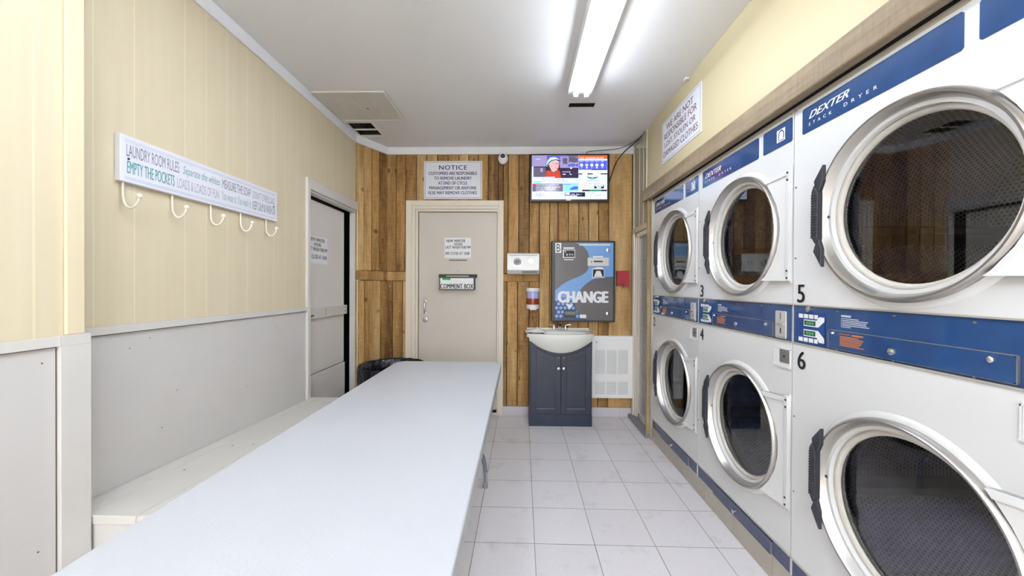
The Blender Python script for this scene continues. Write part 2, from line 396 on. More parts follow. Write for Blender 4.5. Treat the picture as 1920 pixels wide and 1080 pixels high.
# ceiling with three openings
mb = MB(); us = [-1.8, -1.50, -1.285, .375, .575, 2.0]; vs = [YF-.1, 2.85, 2.935, 3.165, 3.455, 3.85]
for i in range(5):
    for j in range(5):
        if (i == 1 and j == 3) or (i == 3 and j == 1): continue
        mb.box(us[i], us[i+1], vs[j], vs[j+1], ZC, ZC+.012)
struct(mb.build('ceiling', M_ceil), 'off-white painted ceiling with a hatch and two holes', 'ceiling')
mb = MB()
for x0, x1, y0, y1 in ((-1.50, -1.285, 3.165, 3.455), (.375, .575, 2.85, 2.935)):
    t = .004
    mb.box(x0-.03, x1+.03, y0-.03, y1+.03, ZC+.16, ZC+.17)
    mb.box(x0-.03, x0-.02, y0-.03, y1+.03, ZC+.0125, ZC+.16); mb.box(x1+.02, x1+.03, y0-.03, y1+.03, ZC+.0125, ZC+.16)
    mb.box(x0-.03, x1+.03, y0-.03, y0-.02, ZC+.0125, ZC+.16); mb.box(x0-.03, x1+.03, y1+.02, y1+.03, ZC+.0125, ZC+.16)
    mb.box(x0-.02, x0+.05, y0-.02, y1+.02, ZC+.05, ZC+.13)
struct(mb.build('trim_9', M_joist), 'dusty brown ceiling void behind the openings', 'ceiling void')

# left wall (main) with opening for door_2
DY0, DY1, DZ = 2.66, 3.43, 2.005
def slab_left(x, y0, y1, z0, z1, mb, t=.09): mb.box(x-t, x, y0, y1, z0, z1)
mb = MB(); slab_left(XL, 1.17, DY0, 1.13, ZC, mb); slab_left(XL, DY0, DY1, DZ, ZC, mb)
struct(mb.build('wall_left', M_panel), 'cream panelled left wall above the grey wainscot', 'wall')
mb = MB(); mb.box(XL-.09, XL+.004, 1.17, DY0-.03, 0, 1.126)
struct(mb.build('wall_left_wainscot', M_gray), 'grey painted wainscot along the left wall above the bench', 'wall')
mb = MB(); mb.box(XL+.004, XL+.018, 1.17, DY0-.043, 1.126, 1.156)
mb.mi = 1; mb.box(XL+.0035, XL+.0055, 1.19, DY0-.045, 1.1225, 1.1262)  # dark strip stands in for the shadow gap under the rail
struct(mb.build('trim_1', [M_trimg, M_dark], bevel=.002), 'grey rail on top of the main wainscot', 'trim')
# nearer projecting wall
struct(MB().box(XN-.2, XN, YF, 1.165, 1.13, ZC).build('wall_left_near', M_panel), 'cream panelled wall that steps forward at the far left', 'wall')
struct(MB().box(XN-.2, XN+.004, YF, 1.165, 0, 1.12).build('wall_left_near_wainscot', M_gray), 'grey wainscot of the forward wall at far left', 'wall')
mb = MB(); mb.box(XN+.002, XN+.016, YF, 1.10, 1.12, 1.150); mb.box(XN+.002, XN+.018, 1.10, 1.185, 1.12, 1.152); mb.box(XN+.002, XN+.018, 1.105, 1.185, 0, 1.12)
mb.box(XN-.2, XN+.002, 1.166, 1.185, 0, 1.15)
mb.mi = 1; mb.box(XN+.0035, XN+.0052, YF, 1.104, 1.1165, 1.1198); mb.box(XN+.0035, XN+.0052, 1.1015, 1.1045, 0, 1.1165)  # brown strips stand in for shadow lines under rail and beside board
struct(mb.build('trim_2', [M_trimg, mat('gap shade brown', (92, 78, 70), .8)], bevel=.003), 'grey rail and corner board of the forward wall', 'trim')
mb = MB(); mb.box(XN, XN+.01, 1.125, 1.175, 1.152, ZC); mb.box(XN-.2, XN-.0005, 1.166, 1.1745, 1.152, ZC)
struct(mb.build('trim_3', M_cream, bevel=.003), 'cream corner strip on the forward wall', 'trim')
wn_ = bpy.data.objects['wall_left_wainscot']; mb = left(XL+.004)
for y, z in ((1.50, 1.09), (1.62, .84), (1.95, .90), (2.05, .74), (1.42, 1.06), (2.44, .93), (2.3, 1.05), (1.55, .70), (2.5, .80)): mb.cyl(y, z, .0022, 0, .0008, 8)
for o_ in mb.build_each('nail_mark', mat('nail mark', (92, 88, 84), .6), wn_): o_['kind'] = 'structure'
wn_ = bpy.data.objects['wall_left_near_wainscot']; mb = left(XN+.004)
for y, z in ((1.07, 1.075), (1.06, .52), (.88, .80), (.80, .95)): mb.cyl(y, z, .0025, 0, .0008, 8)
for o_ in mb.build_each('nail_mark', MATS['nail mark'], wn_): o_['kind'] = 'structure'
# crown board
CW = .075
C0 = Vector((XL, 3.42, 0)); C1 = Vector((-1.352, YB, 0))
mb = MB(); mb.box(XL, XL+.012, 1.176, 3.415, ZC-CW, ZC-.0005)
cd_ = (C1-C0); cl = cd_.length; cdn = cd_.normalized(); cn = Vector((cdn.y, -cdn.x, 0))
def chamf(off=0.0): return MB().fr(C0+cn*off, cdn, (0, 0, 1), cn)
k = chamf(); k.box(-.004, cl-.02, ZC-CW, ZC-.0005, 0, .024)
mb.v += k.v; mb.f += [[i+8 for i in f] for f in k.f]; mb.m += k.m
b2 = back(); b2.box(-1.36, XR-.004, ZC-CW, ZC-.0005, 0, .024); o = len(mb.v)
mb.v += b2.v; mb.f += [[i+o for i in f] for f in b2.f]; mb.m += b2.m
struct(mb.build('trim_4', M_crown, bevel=.003), 'white board along the top of the left and back walls', 'crown board')
# chamfer corner wall and back wall: backing + planks (one mesh each)
GAP = .0032
def planks(mb, seams, z0, z1, th=.018):
    for a, b in zip(seams[:-1], seams[1:]):
        d = random.uniform(-.0015, .0015)
        mb.box(a+GAP, b-GAP, z0+random.uniform(0, .002), z1-random.uniform(0, .002), .0, th+d)
mb = chamf(-.03); mb.mi = 1; mb.box(.016, cl+.03, 0, ZC, -.03, .004); mb.mi = 0
mb.O = C0.copy()-cn*.008
planks(mb, [0, .088, .178, .272, cl], 1.455, ZC); planks(mb, [0, cl], 1.36, 1.453, .022); planks(mb, [0, .098, .19, .285, cl], 0.02, 1.358)
struct(mb.build('wall_corner', [M_plank, M_dark], bevel=.0015, seg=1), 'angled corner of rough brown planks beside the left door', 'wall')
mb = back(YB+.012); mb.mi = 1
holes(mb, [-1.42, -1.09, -.215, XR+.02], [0, 2.12, ZC], {(1, 0)}, 0)
mb.mi = 0
up = [-1.352, -1.258, -1.1612, -1.0512, -.947, -.838, -.731, -.62, -.522, -.425, -.321, -.2195, -.12, -.012, .094, .197, .3004, .3842, .4872, .590, .6904, .7892, .8917, 1.124]
zt = 2.145
planks(mb, [x for x in up if x <= -1.1612]+[-1.15], 1.455, ZC)
planks(mb, [-1.1612]+[x for x in up if -1.1612 < x < -.16]+[-.17], zt, ZC)
planks(mb, [-.17, -.12, -.012, .094, .197], 1.435, ZC)
planks(mb, [.197]+[x for x in up if x > .2], .095, ZC)
mb.fr((0, YB+.012, 0), (1, 0, 0), (0, 0, 1), (0, -1, 0))
planks(mb, [-1.352, -1.145], 1.36, 1.453, .022)
planks(mb, [-1.352, -1.292, -1.19, -1.145], .095, 1.358)
planks(mb, [-.17, .197], 1.358, 1.433, .021)
planks(mb, [-.17, -.128, -.02, .096, .197], .095, 1.356)
struct(mb.build('wall_back', [M_plank, M_dark], bevel=.0015, seg=1), 'back wall of vertical rough brown planks', 'wall')
wb_ = bpy.data.objects['wall_back']; mb = back(YB-.008)
for x, z in ((-.10, 1.335), (.03, 1.33), (.12, 1.335), (-.05, .13), (.05, .13), (-.06, 1.08), (.0, .94), (.06, 1.20), (-.10, .75), (1.03, 1.02), (-1.32, 1.30), (-1.22, 1.05), (-1.24, .90), (1.0, 2.30)): mb.cyl(x, z, .0035, 0, .002, 8)
for o_ in mb.build_each('nail_head', mat('pale nail', (226, 220, 206), .4), wb_): o_['kind'] = 'structure'
mb = back(YB-.006)
for a, b in ((-1.35, -1.15), (-.165, .09), (.09, .42), (.42, .72), (.72, 1.01), (1.01, 1.124)): mb.box(a+.001, b-.001, .001, .093, -.02, .004)
struct(mb.build('baseboard_back', M_tileb, bevel=.002), 'row of pale tiles along the foot of the back wall', 'baseboard')
# right wall above the dryers, and the rest
mb = MB(); mb.box(XR-.010, XR+.09, YF, 3.315, 2.10, ZC)
struct(mb.build('wall_right', mat('cream plaster', (198, 184, 146), .5, noise=.015, nscale=2)), 'cream wall above the dryers', 'wall')
struct(MB().box(XR, XR+.09, YF, .74, 0, 2.10).build('wall_right_near', M_panel), 'cream wall beside the camera on the right', 'wall')
mb = MB(); mb.box(XR-.014, XR+.004, 3.312, 3.335, 2.19, ZC)
struct(mb.build('trim_5', M_cream, bevel=.004), 'cream corner bead at the end of the right wall', 'trim')
# tiled kerb the dryers stand on
mb = right(); 
for i in range(10):
    a = 3.205-.3065*(i+1)+.0; b = a+.3065
    if i == 0: b = 3.205
    mb.box(max(a, .70)+.0015, b-.0015, .001, .108, -.06, .0)
struct(mb.build('baseboard_right', M_tileg, bevel=.0015), 'greige tiled kerb under the dryers', 'baseboard')
struct(MB().box(XR+.03, 1.95, .70, 3.205, 0, .107).build('trim_6', M_tileg), 'kerb top beneath the dryers', 'trim')
# enclosure behind the dryers and behind the mesh
mb = MB(); mb.box(1.96, 2.0, .6, 3.85, 0, ZC); mb.box(XR+.02, 2.0, 3.78, 3.85, 0, ZC); mb.box(1.30, 1.96, 3.21, 3.25, 0, ZC); mb.box(XR+.1, 2.0, .60, .66, 0, ZC)
struct(mb.build('wall_closet', mat('closet wall grey', (70, 66, 60), .7)), 'grey wall of the closet seen through the mesh', 'wall')  # painted dark so the closet looks unlit through the mesh holes
# rear of the room, behind the camera: wall with a window added for fill light
mb = MB().fr((0, YF, 0), (-1, 0, 0), (0, 0, 1), (0, 1, 0))
holes(mb, [-1.3, -1.0, 1.1, 1.7], [0, .7, 2.3, ZC], {(1, 1)}, 0)
struct(mb.build('wall_front', M_panel), 'wall behind the camera with the added window opening', 'wall')
t = struct(MB().fr((0, YF-.01, 0), (-1, 0, 0), (0, 0, 1), (0, 1, 0)).box(-1.0, -.94, .7, 2.3, -.03, .03).box(1.04, 1.1, .7, 2.3, -.03, .03).box(-.94, 1.04, .7, .76, -.03, .03).box(-.94, 1.04, 2.24, 2.3, -.03, .03).box(.02, .08, .76, 2.24, -.03, .03).build('added_window_1', M_crown), 'white frame of an unseen window added to let in fill daylight', 'window')  # window added out of view as a source of fill daylight

# ================================================================== DOORS
# back door
t = thing('door_1', 'closed beige back door in its frame, with a comment box and paper notice on it', 'door', (-.66, YB, 0), kind='structure')
mb = back(YB-.006)
mb.box(-.212, -.165, 0, 2.172, -.03, .012); mb.box(-1.155, -1.095, 0, 2.172, -.03, .012); mb.box(-1.0945, -.2125, 2.1185, 2.1718, -.03, .0118)
mb.box(-1.095, -1.06, 0, 2.087, -.06, .004); mb.box(-1.095, -.212, 2.088, 2.118, -.06, .004); mb.box(-.228, -.2125, 0, 2.087, -.06, .002)
mb.box(-1.0595, -1.038, 0, 2.0635, -.09, -.012); mb.box(-1.0595, -.2285, 2.064, 2.0875, -.09, -.0122)
mb.build('door_frame', M_trimw, t, bevel=.0015)
mb = back(YB+.03); mb.box(-1.033, -.236, .045, 2.060, -.04, 0); mb.build('door_panel', M_beige, t, bevel=.003)
mb = back(YB+.06); mb.box(-1.1, -.215, 0, 2.1, -.03, -.015); mb.build('gap_shade', M_dark, t)  # black sheet puts shade into the gaps round the door
mb = back(YB+.03); mb.tube([(-.965, 1.03, .002), (-.965, 1.03, .02), (-.965, 1.05, .034), (-.965, 1.09, .037), (-.965, 1.13, .034), (-.965, 1.15, .02), (-.965, 1.15, .002)], .009)
mb.box(-.98, -.95, 1.145, 1.175, 0, .004); mb.box(-.98, -.95, 1.005, 1.035, 0, .004); mb.build('door_handle', M_chrome, t, smooth=40)
mb = back(YB+.03); mb.lathe(-.965, .965, [(.0, .016), (.012, .016), (.014, .010), (.026, .008), (.03, 0)], 28); mb.build('deadbolt', M_alu, t, smooth=40)
mb = back(YB+.03); mb.box(-.722, -.540, 1.568, 1.576, 0, .003); mb.build('mail_slot', M_ink, t)
mb = back(YB+.03); mb.cyl(-.632, 1.462, .009, 0, .004, 16); mb.build('peephole', M_alu, t)

# left door
t = thing('door_2', 'grey flush door in the left wall, barred across its middle, next to the plank corner', 'door', (XL, 3.0, 0), kind='structure')
mb = left()
mb.box(2.618, 2.657, 0, 2.085, -.02, .018); mb.box(2.6575, 3.505, 2.0055, 2.0848, -.02, .0178); mb.box(3.4255, 3.505, 0, 2.005, -.012, .018)
mb.box(3.425, 3.437, 0, 2.004, -.058, -.0125); mb.box(2.6625, 3.4245, 1.990, 2.0045, -.058, .005); mb.box(2.650, 2.662, 0, 2.004, -.14, -.01)
mb.build('door_frame', M_trimg, t, bevel=.004)
mb = left(-1.605); mb.box(2.664, 3.355, .62, 1.972, -.035, 0); mb.build('door_panel', mat('pale grey door paint', (226, 221, 217), .42, noise=.03, nscale=3, bump=.2, bscale=10), t, bevel=.002, label='upper flush panel')
mb = left(-1.600); mb.box(2.664, 3.365, .05, .612, -.035, 0); mb.build('kick_panel', MATS['pale grey door paint'], t, bevel=.002)
mb = left(-1.600); mb.box(2.664, 3.36, 1.052, 1.132, -.01, .022); mb.build('lock_bar', M_trimg, t, bevel=.002)
mb = left(-1.578)
for y, z in ((2.99, 1.108), (2.99, 1.075), (3.32, 1.115), (3.32, 1.08)): mb.cyl(y, z, .005, 0, .003, 10)
mb.build_each('bolt', M_silver, t)
mb = left(-1.578); mb.lathe(2.72, 1.075, [(.0, .02), (.012, .02), (.014, .004), (.022, 0)], 16); mb.tube([(2.72, 1.075, .018), (2.77, 1.08, .022)], .005); mb.build('door_handle', M_black, t, smooth=40)
mb = left(-1.66); mb.box(2.64, 3.60, 0, 2.06, -.01, 0); mb.box(3.6005, 3.61, 0, 2.07, -.01, .17); mb.box(2.63, 2.6395, 0, 2.07, -.01, .035); mb.box(2.64, 3.60, 2.0605, 2.07, -.01, .035); mb.box(3.4375, 3.60, 2.0605, 2.07, .0355, .12); mb.build('gap_shade', mat('gap shade navy', (18, 17, 26), .5, noise=.6, nscale=14), t)  # dark sheet with sealing caps, added so the door gap looks unlit

# ================================================================== BENCH
t = thing('bench', 'long low grey-white painted plank bench built against the wainscot beside the folding table', 'bench', (-1.3, 1.9, 0))
def slope(mb, x0, x1, y0, y1, zt0, zt1, th):
    mb.add([(x0, y0, zt0-th), (x1, y0, zt0-th), (x1, y0, zt0), (x0, y0, zt0), (x0, y1, zt1-th), (x1, y1, zt1-th), (x1, y1, zt1), (x0, y1, zt1)],
           [(0, 1, 2, 3), (4, 7, 6, 5), (0, 4, 5, 1), (3, 2, 6, 7), (0, 3, 7, 4), (1, 5, 6, 2)])
M_bench = mat('bench paint', (212, 208, 200), .4, noise=.03, nscale=5, bump=.2, bscale=20)
for x0, x1 in ((XL+.005, -1.452), (-1.450, -1.26), (-1.258, -1.07)):
    mb = MB(); slope(mb, x0, x1, 1.19, 2.69, .548, .488, .03); mb.build('bench_plank', M_bench, t, bevel=.003)
mb = MB()
for x, y in ((-1.40, 1.78), (-1.31, 1.80), (-1.22, 1.95), (-1.36, 2.55), (-1.24, 2.56), (-1.40, 1.52), (-1.13, 2.57)):
    z_ = .548-(y-1.19)*.04; mb.fr((0, 0, z_), (1, 0, 0), (0, 1, 0), (0, 0, 1)); mb.cyl(x, y, .0035, 0, .0008, 8)
mb.fr(); mb.build_each('screw_head', mat('rusty screw', (104, 88, 76), .6), t)
mb = MB(); slope(mb, -1.11, -1.075, 1.20, 2.68, .517, .457, .10); slope(mb, XL+.01, -1.49, 1.215, 2.60, .517, .457, .09)
mb.box(-1.49, -1.42, 1.205, 1.24, .455, .517); mb.box(-1.415, -1.075, 1.195, 1.225, .40, .517); mb.build('bench_apron', M_trimg, t, bevel=.002)
for y in (1.45, 2.0, 2.62):
    for x in (-1.12,):
        z = .548-(y-1.19)*.04-.03
        mb = MB(); mb.box(x, x+.045, y-.045, y, 0, z); mb.build('leg', M_trimg, t, bevel=.002)

# ================================================================== FOLDING TABLE
t = thing('folding_table', 'long white plastic-topped folding table standing beside the bench', 'table', (-.507, 1.45, 0))
def rrect(x0, x1, y0, y1, r, n=8):
    out = []
    for cx, cy_, a in ((x1-r, y1-r, 0), (x0+r, y1-r, 90), (x0+r, y0+r, 180), (x1-r, y0+r, 270)):
        for i in range(n+1):
            q = math.radians(a+90*i/n); out.append((cx+r*math.cos(q), cy_+r*math.sin(q)))
    return out
mb = MB(); mb.prism(rrect(-.887, -.127, .25, 2.690, .075), .745, .76); mb.build('tabletop', M_table, t, bevel=.006, seg=3)
mb = MB(); mb.prism(rrect(-.885, -.129, .252, 2.688, .075), .702, .746); mb.build('table_rim', M_tedge, t, bevel=.003)
for yy in (2.40, .52):
    sgn = 1
    for s_ in (1, -1):
        cx = -.507
        pts = [(.29, .012), (.288, .10), (.285, .15), (.272, .20), (.245, .245), (.19, .32), (.15, .39), (.135, .46), (.13, .70)]
        mb = MB(); mb.tube([(cx+s_*a, yy, z) for a, z in pts], .0135, 12); leg = mb.build('leg', M_legs, t, smooth=50)
        mb = MB(); mb.box(cx+s_*.29-.013, cx+s_*.29+.013, yy-.012, yy+.012, .03, .105); mb.cyl(cx+s_*.29, yy, .015, 0.0, .035, 14)
        mb.build('leg_foot', M_alu, leg, bevel=.002)
    mb = MB(); mb.tube([(cx-.13, yy, .62), (cx+.13, yy, .62)], .010); mb.tube([(cx-.135, yy, .42), (cx+.135, yy, .42)], .008); mb.box(cx-.2, cx+.2, yy-.02, yy+.02, .690, .7015); mb.build_each('crossbar', M_legs, t, smooth=50)

# ================================================================== BIN
t = thing('trash_can', 'round bin lined with a shiny black bag, behind the table end', 'trash can', (-1.09, 3.16, 0))
mb = MB(); mb.lathe(-1.09, 3.16, [(.0, .005), (.22, .005), (.225, .02), (.265, .60), (.272, .625), (.262, .63), (.255, .60), (.215, .04), (.0, .04)], 48); mb.build('bin_body', M_grip, t, smooth=35)
mb = MB(); n = 144; prof = [(.235, .33), (.268, .40), (.279, .47), (.284, .54), (.287, .60), (.287, .628), (.280, .638), (.268, .628), (.255, .56), (.235, .40), (.20, .25)]
pts = []; random.seed(3); ph = [random.uniform(0, 6.28) for _ in range(12)]
for i in range(n):
    a = 2*PI*i/n
    wv = sum(math.sin(a*kf+ph[j]) for j, kf in enumerate((7, 13, 19, 29, 37, 53)))/6
    for j, (r, z) in enumerate(prof):
        w2 = math.sin(a*23+ph[7]+z*14)+.6*math.sin(a*41+ph[8]-z*22)
        amp = .010*(1-min(1, abs(z-.63)/.35))*.35+.006
        rimf = 0.18 if j in (5, 6, 7) else (.6 if j in (4, 8) else 1.0)
        rr = r-.008+rimf*(amp*wv+.0045*w2) - (.0 if j > 0 else .0)
        zz = z+(.004*wv if 4 <= j <= 7 else (0.03*wv if j == 0 else 0))
        pts.append((-1.09+rr*math.cos(a), 3.16+rr*math.sin(a), zz))
m_ = len(prof)
mb.add(pts, [(i*m_+j, ((i+1) % n)*m_+j, ((i+1) % n)*m_+j+1, i*m_+j+1) for i in range(n) for j in range(m_-1)])
mb.build('bin_bag', M_bag, t, smooth=60)

# ================================================================== DRYERS
PITCH = .8135; DN, DF = 1.5655, 2.3745; DYC = 1.930; ZUP, ZLO = 1.566, .611
def plate_hole(mb, y0, y1, z0, z1, cy_, cz, r, n=72):
    def ray(t):
        dx, dz = math.cos(t), math.sin(t)
        ks = []
        if dx > 1e-9: ks.append((y1-cy_)/dx)
        if dx < -1e-9: ks.append((y0-cy_)/dx)
        if dz > 1e-9: ks.append((z1-cz)/dz)
        if dz < -1e-9: ks.append((z0-cz)/dz)
        k = min(ks); return (cy_+dx*k, cz+dz*k)
    ts = sorted(set([2*PI*i/n for i in range(n)] + [math.atan2(z-cz, y-cy_) % (2*PI) for y in (y0, y1) for z in (z0, z1)]))
    L = len(ts); pin = [(cy_+r*math.cos(a), cz+r*math.sin(a), 0) for a in ts]; po = [(*ray(a), 0) for a in ts]; pb = [(a, b, -.06) for a, b, c in pin]
    mb.add(pin+po+pb, [(i, (i+1) % L, L+(i+1) % L, L+i) for i in range(L)] + [(i, 2*L+i, 2*L+(i+1) % L, (i+1) % L) for i in range(L)])
def build_dryer():
    t = thing('stack_dryer', 'white double-stacked tumble dryer, middle one of the three', 'dryer', (XR+.35, (DN+DF)/2, .108), group=None)
    mb = right()
    plate_hole(mb, DN, DF, 1.242, 2.034, DYC, ZUP, .262); plate_hole(mb, DN, DF, .190, 1.081, DYC, ZLO, .262)
    mb.box(DN, DN+.002, .109, 2.034, -.70, -.0005); mb.box(DF-.002, DF, .109, 2.034, -.70, -.0005)
    mb.box(DN, DF, 2.032, 2.034, -.70, -.0005); mb.box(DN, DF, 1.081, 1.242, -.70, -.004); mb.box(DN, DF, .109, .19, -.70, -.006); mb.box(DN, DF, .109, 2.034, -.71, -.70)
    mb.build('cabinet', M_white, t)
    # thin seams: side return bead and top cap
    mb = right(); mb.box(DN, DF, 2.034, 2.052, -.3, .002); mb.build('top_trim', M_metalp, t, bevel=.001)
    mb = right()
    for z0, z1 in ((1.237, 1.243), (1.079, 1.085), (.184, .190)): mb.box(DN, DF, z0, z1, -.004, .004)
    mb.box(DN, DF, .108, .113, -.004, .002)
    mb.build_each('edge_trim', M_metalp, t, bevel=.001)
    # header decals
    mb = right(); mb.prism([(1.795, 1.921), (2.325, 1.921), (2.331, 1.927), (2.331, 2.016), (2.325, 2.022), (1.795, 2.022), (1.789, 2.016), (1.789, 1.927)], -.001, .0012)
    mb.prism([(1.578, 1.921), (1.751, 1.921), (1.757, 1.927), (1.757, 2.016), (1.751, 2.022), (1.578, 2.022), (1.572, 2.016), (1.572, 1.927)], -.001, .0012)
    h = mb.build('header_panel', M_blue, t)
    mb = rightr(); mb.text('DEXTER', -2.297, -2.117, 1.971, 1.997, .0022, bold=.05, shear=.45)
    mb.text('STACK', -2.297, -2.190, 1.944, 1.956, .0022, bold=.02, space=2.2); mb.text('DRYER', -2.140, -2.018, 1.944, 1.956, .0022, bold=.02, space=2.2)
    mb.build('lettering', M_whiteP, h, recalc=False)
    mb = right(); mb.box(1.615, 1.665, 1.945, 1.998, .0012, .002); mb.mi = 1
    mb.fr((XR, 0, 0), (0, -1, 0), (0, 0, 1), (-1, 0, 0)); mb.poly([(-1.655, 1.955), (-1.650, 1.955), (-1.650, 1.978), (-1.642, 1.988), (-1.632, 1.988), (-1.625, 1.978), (-1.625, 1.955), (-1.620, 1.955), (-1.620, 1.980), (-1.630, 1.994), (-1.645, 1.994), (-1.655, 1.980)], .0025)
    mb.rect(-1.655, -1.620, 1.949, 1.952, .0025)
    mb.build('icon_label', [M_whiteP, M_navyink], h, recalc=False)
    # screws along the seams
    mb = right()
    for y in (DN+.012, DF-.012):
        for z in (2.035, 1.72, 1.43, .78, .47): mb.cyl(y, z, .0035, 0, .0025, 10)
    mb.build_each('screw', M_silver, t)
    # doors
    for cz, nm in ((ZUP, 'upper_door'), (ZLO, 'lower_door')):
        mb = right()
        # moulded white flange
        mb.lathe(DYC, cz, [(.298, .001), (.320, .0), (.317, .004), (.309, .008), (.300, .009), (.297, .0)], 96)
        # hinge wing
        arc = [(DYC+.302*math.cos(a), cz+.302*math.sin(a)) for a in [math.radians(q) for q in (136, 148, 160, 172, 180, 188, 200, 212, 224)]]
        W = [(DYC-.350, cz+.238), (DYC-.215, cz+.226)] + arc[1:-1] + [(DYC-.208, cz-.226), (DYC-.350, cz-.229)]
        def wedge(pts, add):
            n_ = len(pts); hh = lambda a: .006+.018*max(0, min(1, (a-(DYC-.350))/.14))+add
            mb.add([(a, b, 0) for a, b in pts]+[(a, b, hh(a)) for a, b in pts], [tuple(range(n_))[::-1], tuple(range(n_, 2*n_))]+[(i, (i+1) % n_, n_+(i+1) % n_, n_+i) for i in range(n_)])
        wedge(W, 0)
        wedge([(DYC-.350, cz+.238), (DYC-.215, cz+.226), (DYC-.228, cz+.207), (DYC-.350, cz+.218)], .006)
        wedge([(DYC-.350, cz-.229), (DYC-.350, cz-.212), (DYC-.228, cz-.207), (DYC-.208, cz-.226)], .006)
        d = mb.build(nm, M_white, t, smooth=38, label='white moulded door surround with a hinge flap')
        mb = right(); mb.box(DYC-.3585, DYC-.338, cz-.229, cz+.243, .0, .013); mb.box(DYC-.3635, DYC-.357, cz-.234, cz+.250, .0, .004)
        mb.tube([(DYC-.3600, cz-.238, .004), (DYC-.3600, cz+.254, .004)], .0040, 8)
        mb.build('hinge', M_white, d, smooth=40, bevel=.002)
        mb = right()
        for dz in (.226, .196, -.186, -.216): mb.cyl(DYC-.348, cz+dz, .0042, .013, .0155, 10)
        mb.build_each('screw', M_black, d)
        mb = right()
        mb.lathe(DYC, cz, [(.296, .0), (.300, .010), (.299, .024), (.293, .031), (.287, .030), (.284, .025), (.281, .018), (.262, -.024)], 128)
        mb.build('bezel', M_steel, d, smooth=40, label='brushed steel ring')
        mb = right(); mb.lathe(DYC, cz, [(.264, -.0245), (.262, -.018), (.256, -.015), (.248, -.017), (.244, -.024), (.243, -.032)], 96); mb.build('gasket', M_gask, d, smooth=60)
        mb = rightr(); mb.disc(-DYC, cz, .247, -.029, 96); mb.build('glass', M_glass, d, recalc=False)
        mb = right(); mb.cyl(DYC+.270, cz+.004, .0055, -.004, .003, 12); mb.build_each('catch_screw', M_silver, d)
        # handle
        def HP(p): return [(DYC+a, cz+b) for a, b in p]
        mb = right(); lo, hi = .030, .050
        mb.prism(HP([(.247, .189), (.287, .138), (.284, .120), (.264, .092), (.247, .13)]), lo, hi-.006)
        mb.prism(HP([(.251, -.182), (.251, -.116), (.264, -.079), (.277, -.093), (.288, -.123)]), lo, hi-.006)
        mb.prism(HP([(.284, .122), (.294, .100), (.296, -.066), (.277, -.095), (.266, -.079), (.266, .092)]), lo-.004, hi-.003)
        for i in range(17):
            z = .088-i*.0098; mb.prism(HP([(.2665, z), (.2955, z+.001), (.2955, z-.004), (.2665, z-.005)]), hi-.006, hi-.001)
        mb.build('handle', M_grip, d, bevel=.0015, seg=1)
    # drums: interior surfaces seen through the glass
    for cz in (ZUP, ZLO):
        mb = right(); n = 64; prof = [(.262, -.055), (.262, -.10), (.33, -.102), (.345, -.66), (.0001, -.665)]
        base = len(mb.v); mb.lathe(DYC, cz, prof[:4], n)
        for i in range(n):
            for j, (r, h) in enumerate(prof[:4]): mb.uv[i*4+j] = (2*PI*.34*i/n, h)
        k = len(mb.v); m2 = 12
        for i in range(n):
            a = 2*PI*i/n; mb.v.append(mb.P(DYC+.345*math.cos(a), cz+.345*math.sin(a), -.66)); mb.uv[k+i] = (.345*math.cos(a), .345*math.sin(a))
        mb.f.append(list(range(k, k+n))); mb.m.append(0)
        dr = mb.build('drum', M_perf, t, recalc=False)
        for j in range(3):
            a = math.radians(90+120*j+20); mb = right()
            c_, s2 = math.cos(a), math.sin(a)
            def q(r, w): return (DYC+r*c_-w*s2, cz+r*s2+w*c_)
            mb.prism([q(.335, -.04), q(.27, -.012), q(.27, .012), q(.335, .04)], -.64, -.12); mb.build('drum_vane', M_alu, dr, bevel=.004)
    # control panel band
    mb = right(); mb.box(DN, DF, 1.085, 1.237, -.0035, -.0015); cpn = mb.build('control_panel', M_blue, t)
    mb = right(); dz0, dz1 = 1.092, 1.157
    mb.prism([(1.684, dz0), (2.186, dz0), (2.192, dz0+.006), (2.192, dz1-.006), (2.186, dz1), (1.684, dz1), (1.678, dz1-.006), (1.678, dz0+.006)], -.002, .005); dw = mb.build('coin_drawer', M_blue, cpn)
    mb = right()
    for a, b, c, e in ((1.678, 2.192, dz1-.0005, dz1+.0015), (1.678, 2.192, dz0-.001, dz0+.0003), (1.676, 1.6785, dz0, dz1), (2.1915, 2.1935, dz0, dz1)): mb.box(a, b, c, e, -.001, .0058)
    mb.build_each('drawer_edge', M_alu, cpn)
    mb = right()
    for y, z, r in ((1.961, 1.117, .0105), (1.724, 1.140, .0075), (2.172, 1.147, .005)): mb.lathe(y, z, [(0, .012), (r*.5, .012), (r, .009), (r*1.05, .004)], 20)
    mb.lathe(2.285, 1.2255, [(0, .014), (.005, .014), (.0105, .010), (.011, .0)], 20)
    mb.build_each('lock', M_chrome, cpn, smooth=40)
    mb = right()
    for y in (2.16, 1.96, 1.76):
        for z in (1.2255, 1.0885): mb.cyl(y, z, .0035, -.002, .002, 8)
    mb.build_each('screw', M_silver, cpn)
    # display block
    mb = rightr(); Y = lambda y: -(y+PITCH)
    mb.rect(Y(1.540), Y(1.400), 1.0905, 1.2145, .0006)
    mb.mi = 1
    for r0, r1 in ((1.189, 1.205), (1.096, 1.112)):
        for i in range(4):
            a = 1.5285-i*.0265; mb.rect(Y(a), Y(a-.0225 if i < 3 else a-.017), r0, r1, .001)
    mb.poly([(Y(1.502), 1.158), (Y(1.430), 1.158), (Y(1.402), 1.182), (Y(1.402), 1.198), (Y(1.426), 1.198), (Y(1.437), 1.184), (Y(1.502), 1.184)], .001)
    mb.poly([(Y(1.502), 1.145), (Y(1.430), 1.145), (Y(1.402), 1.119), (Y(1.402), 1.101), (Y(1.426), 1.101), (Y(1.437), 1.118), (Y(1.502), 1.118)], .001)
    mb.mi = 2
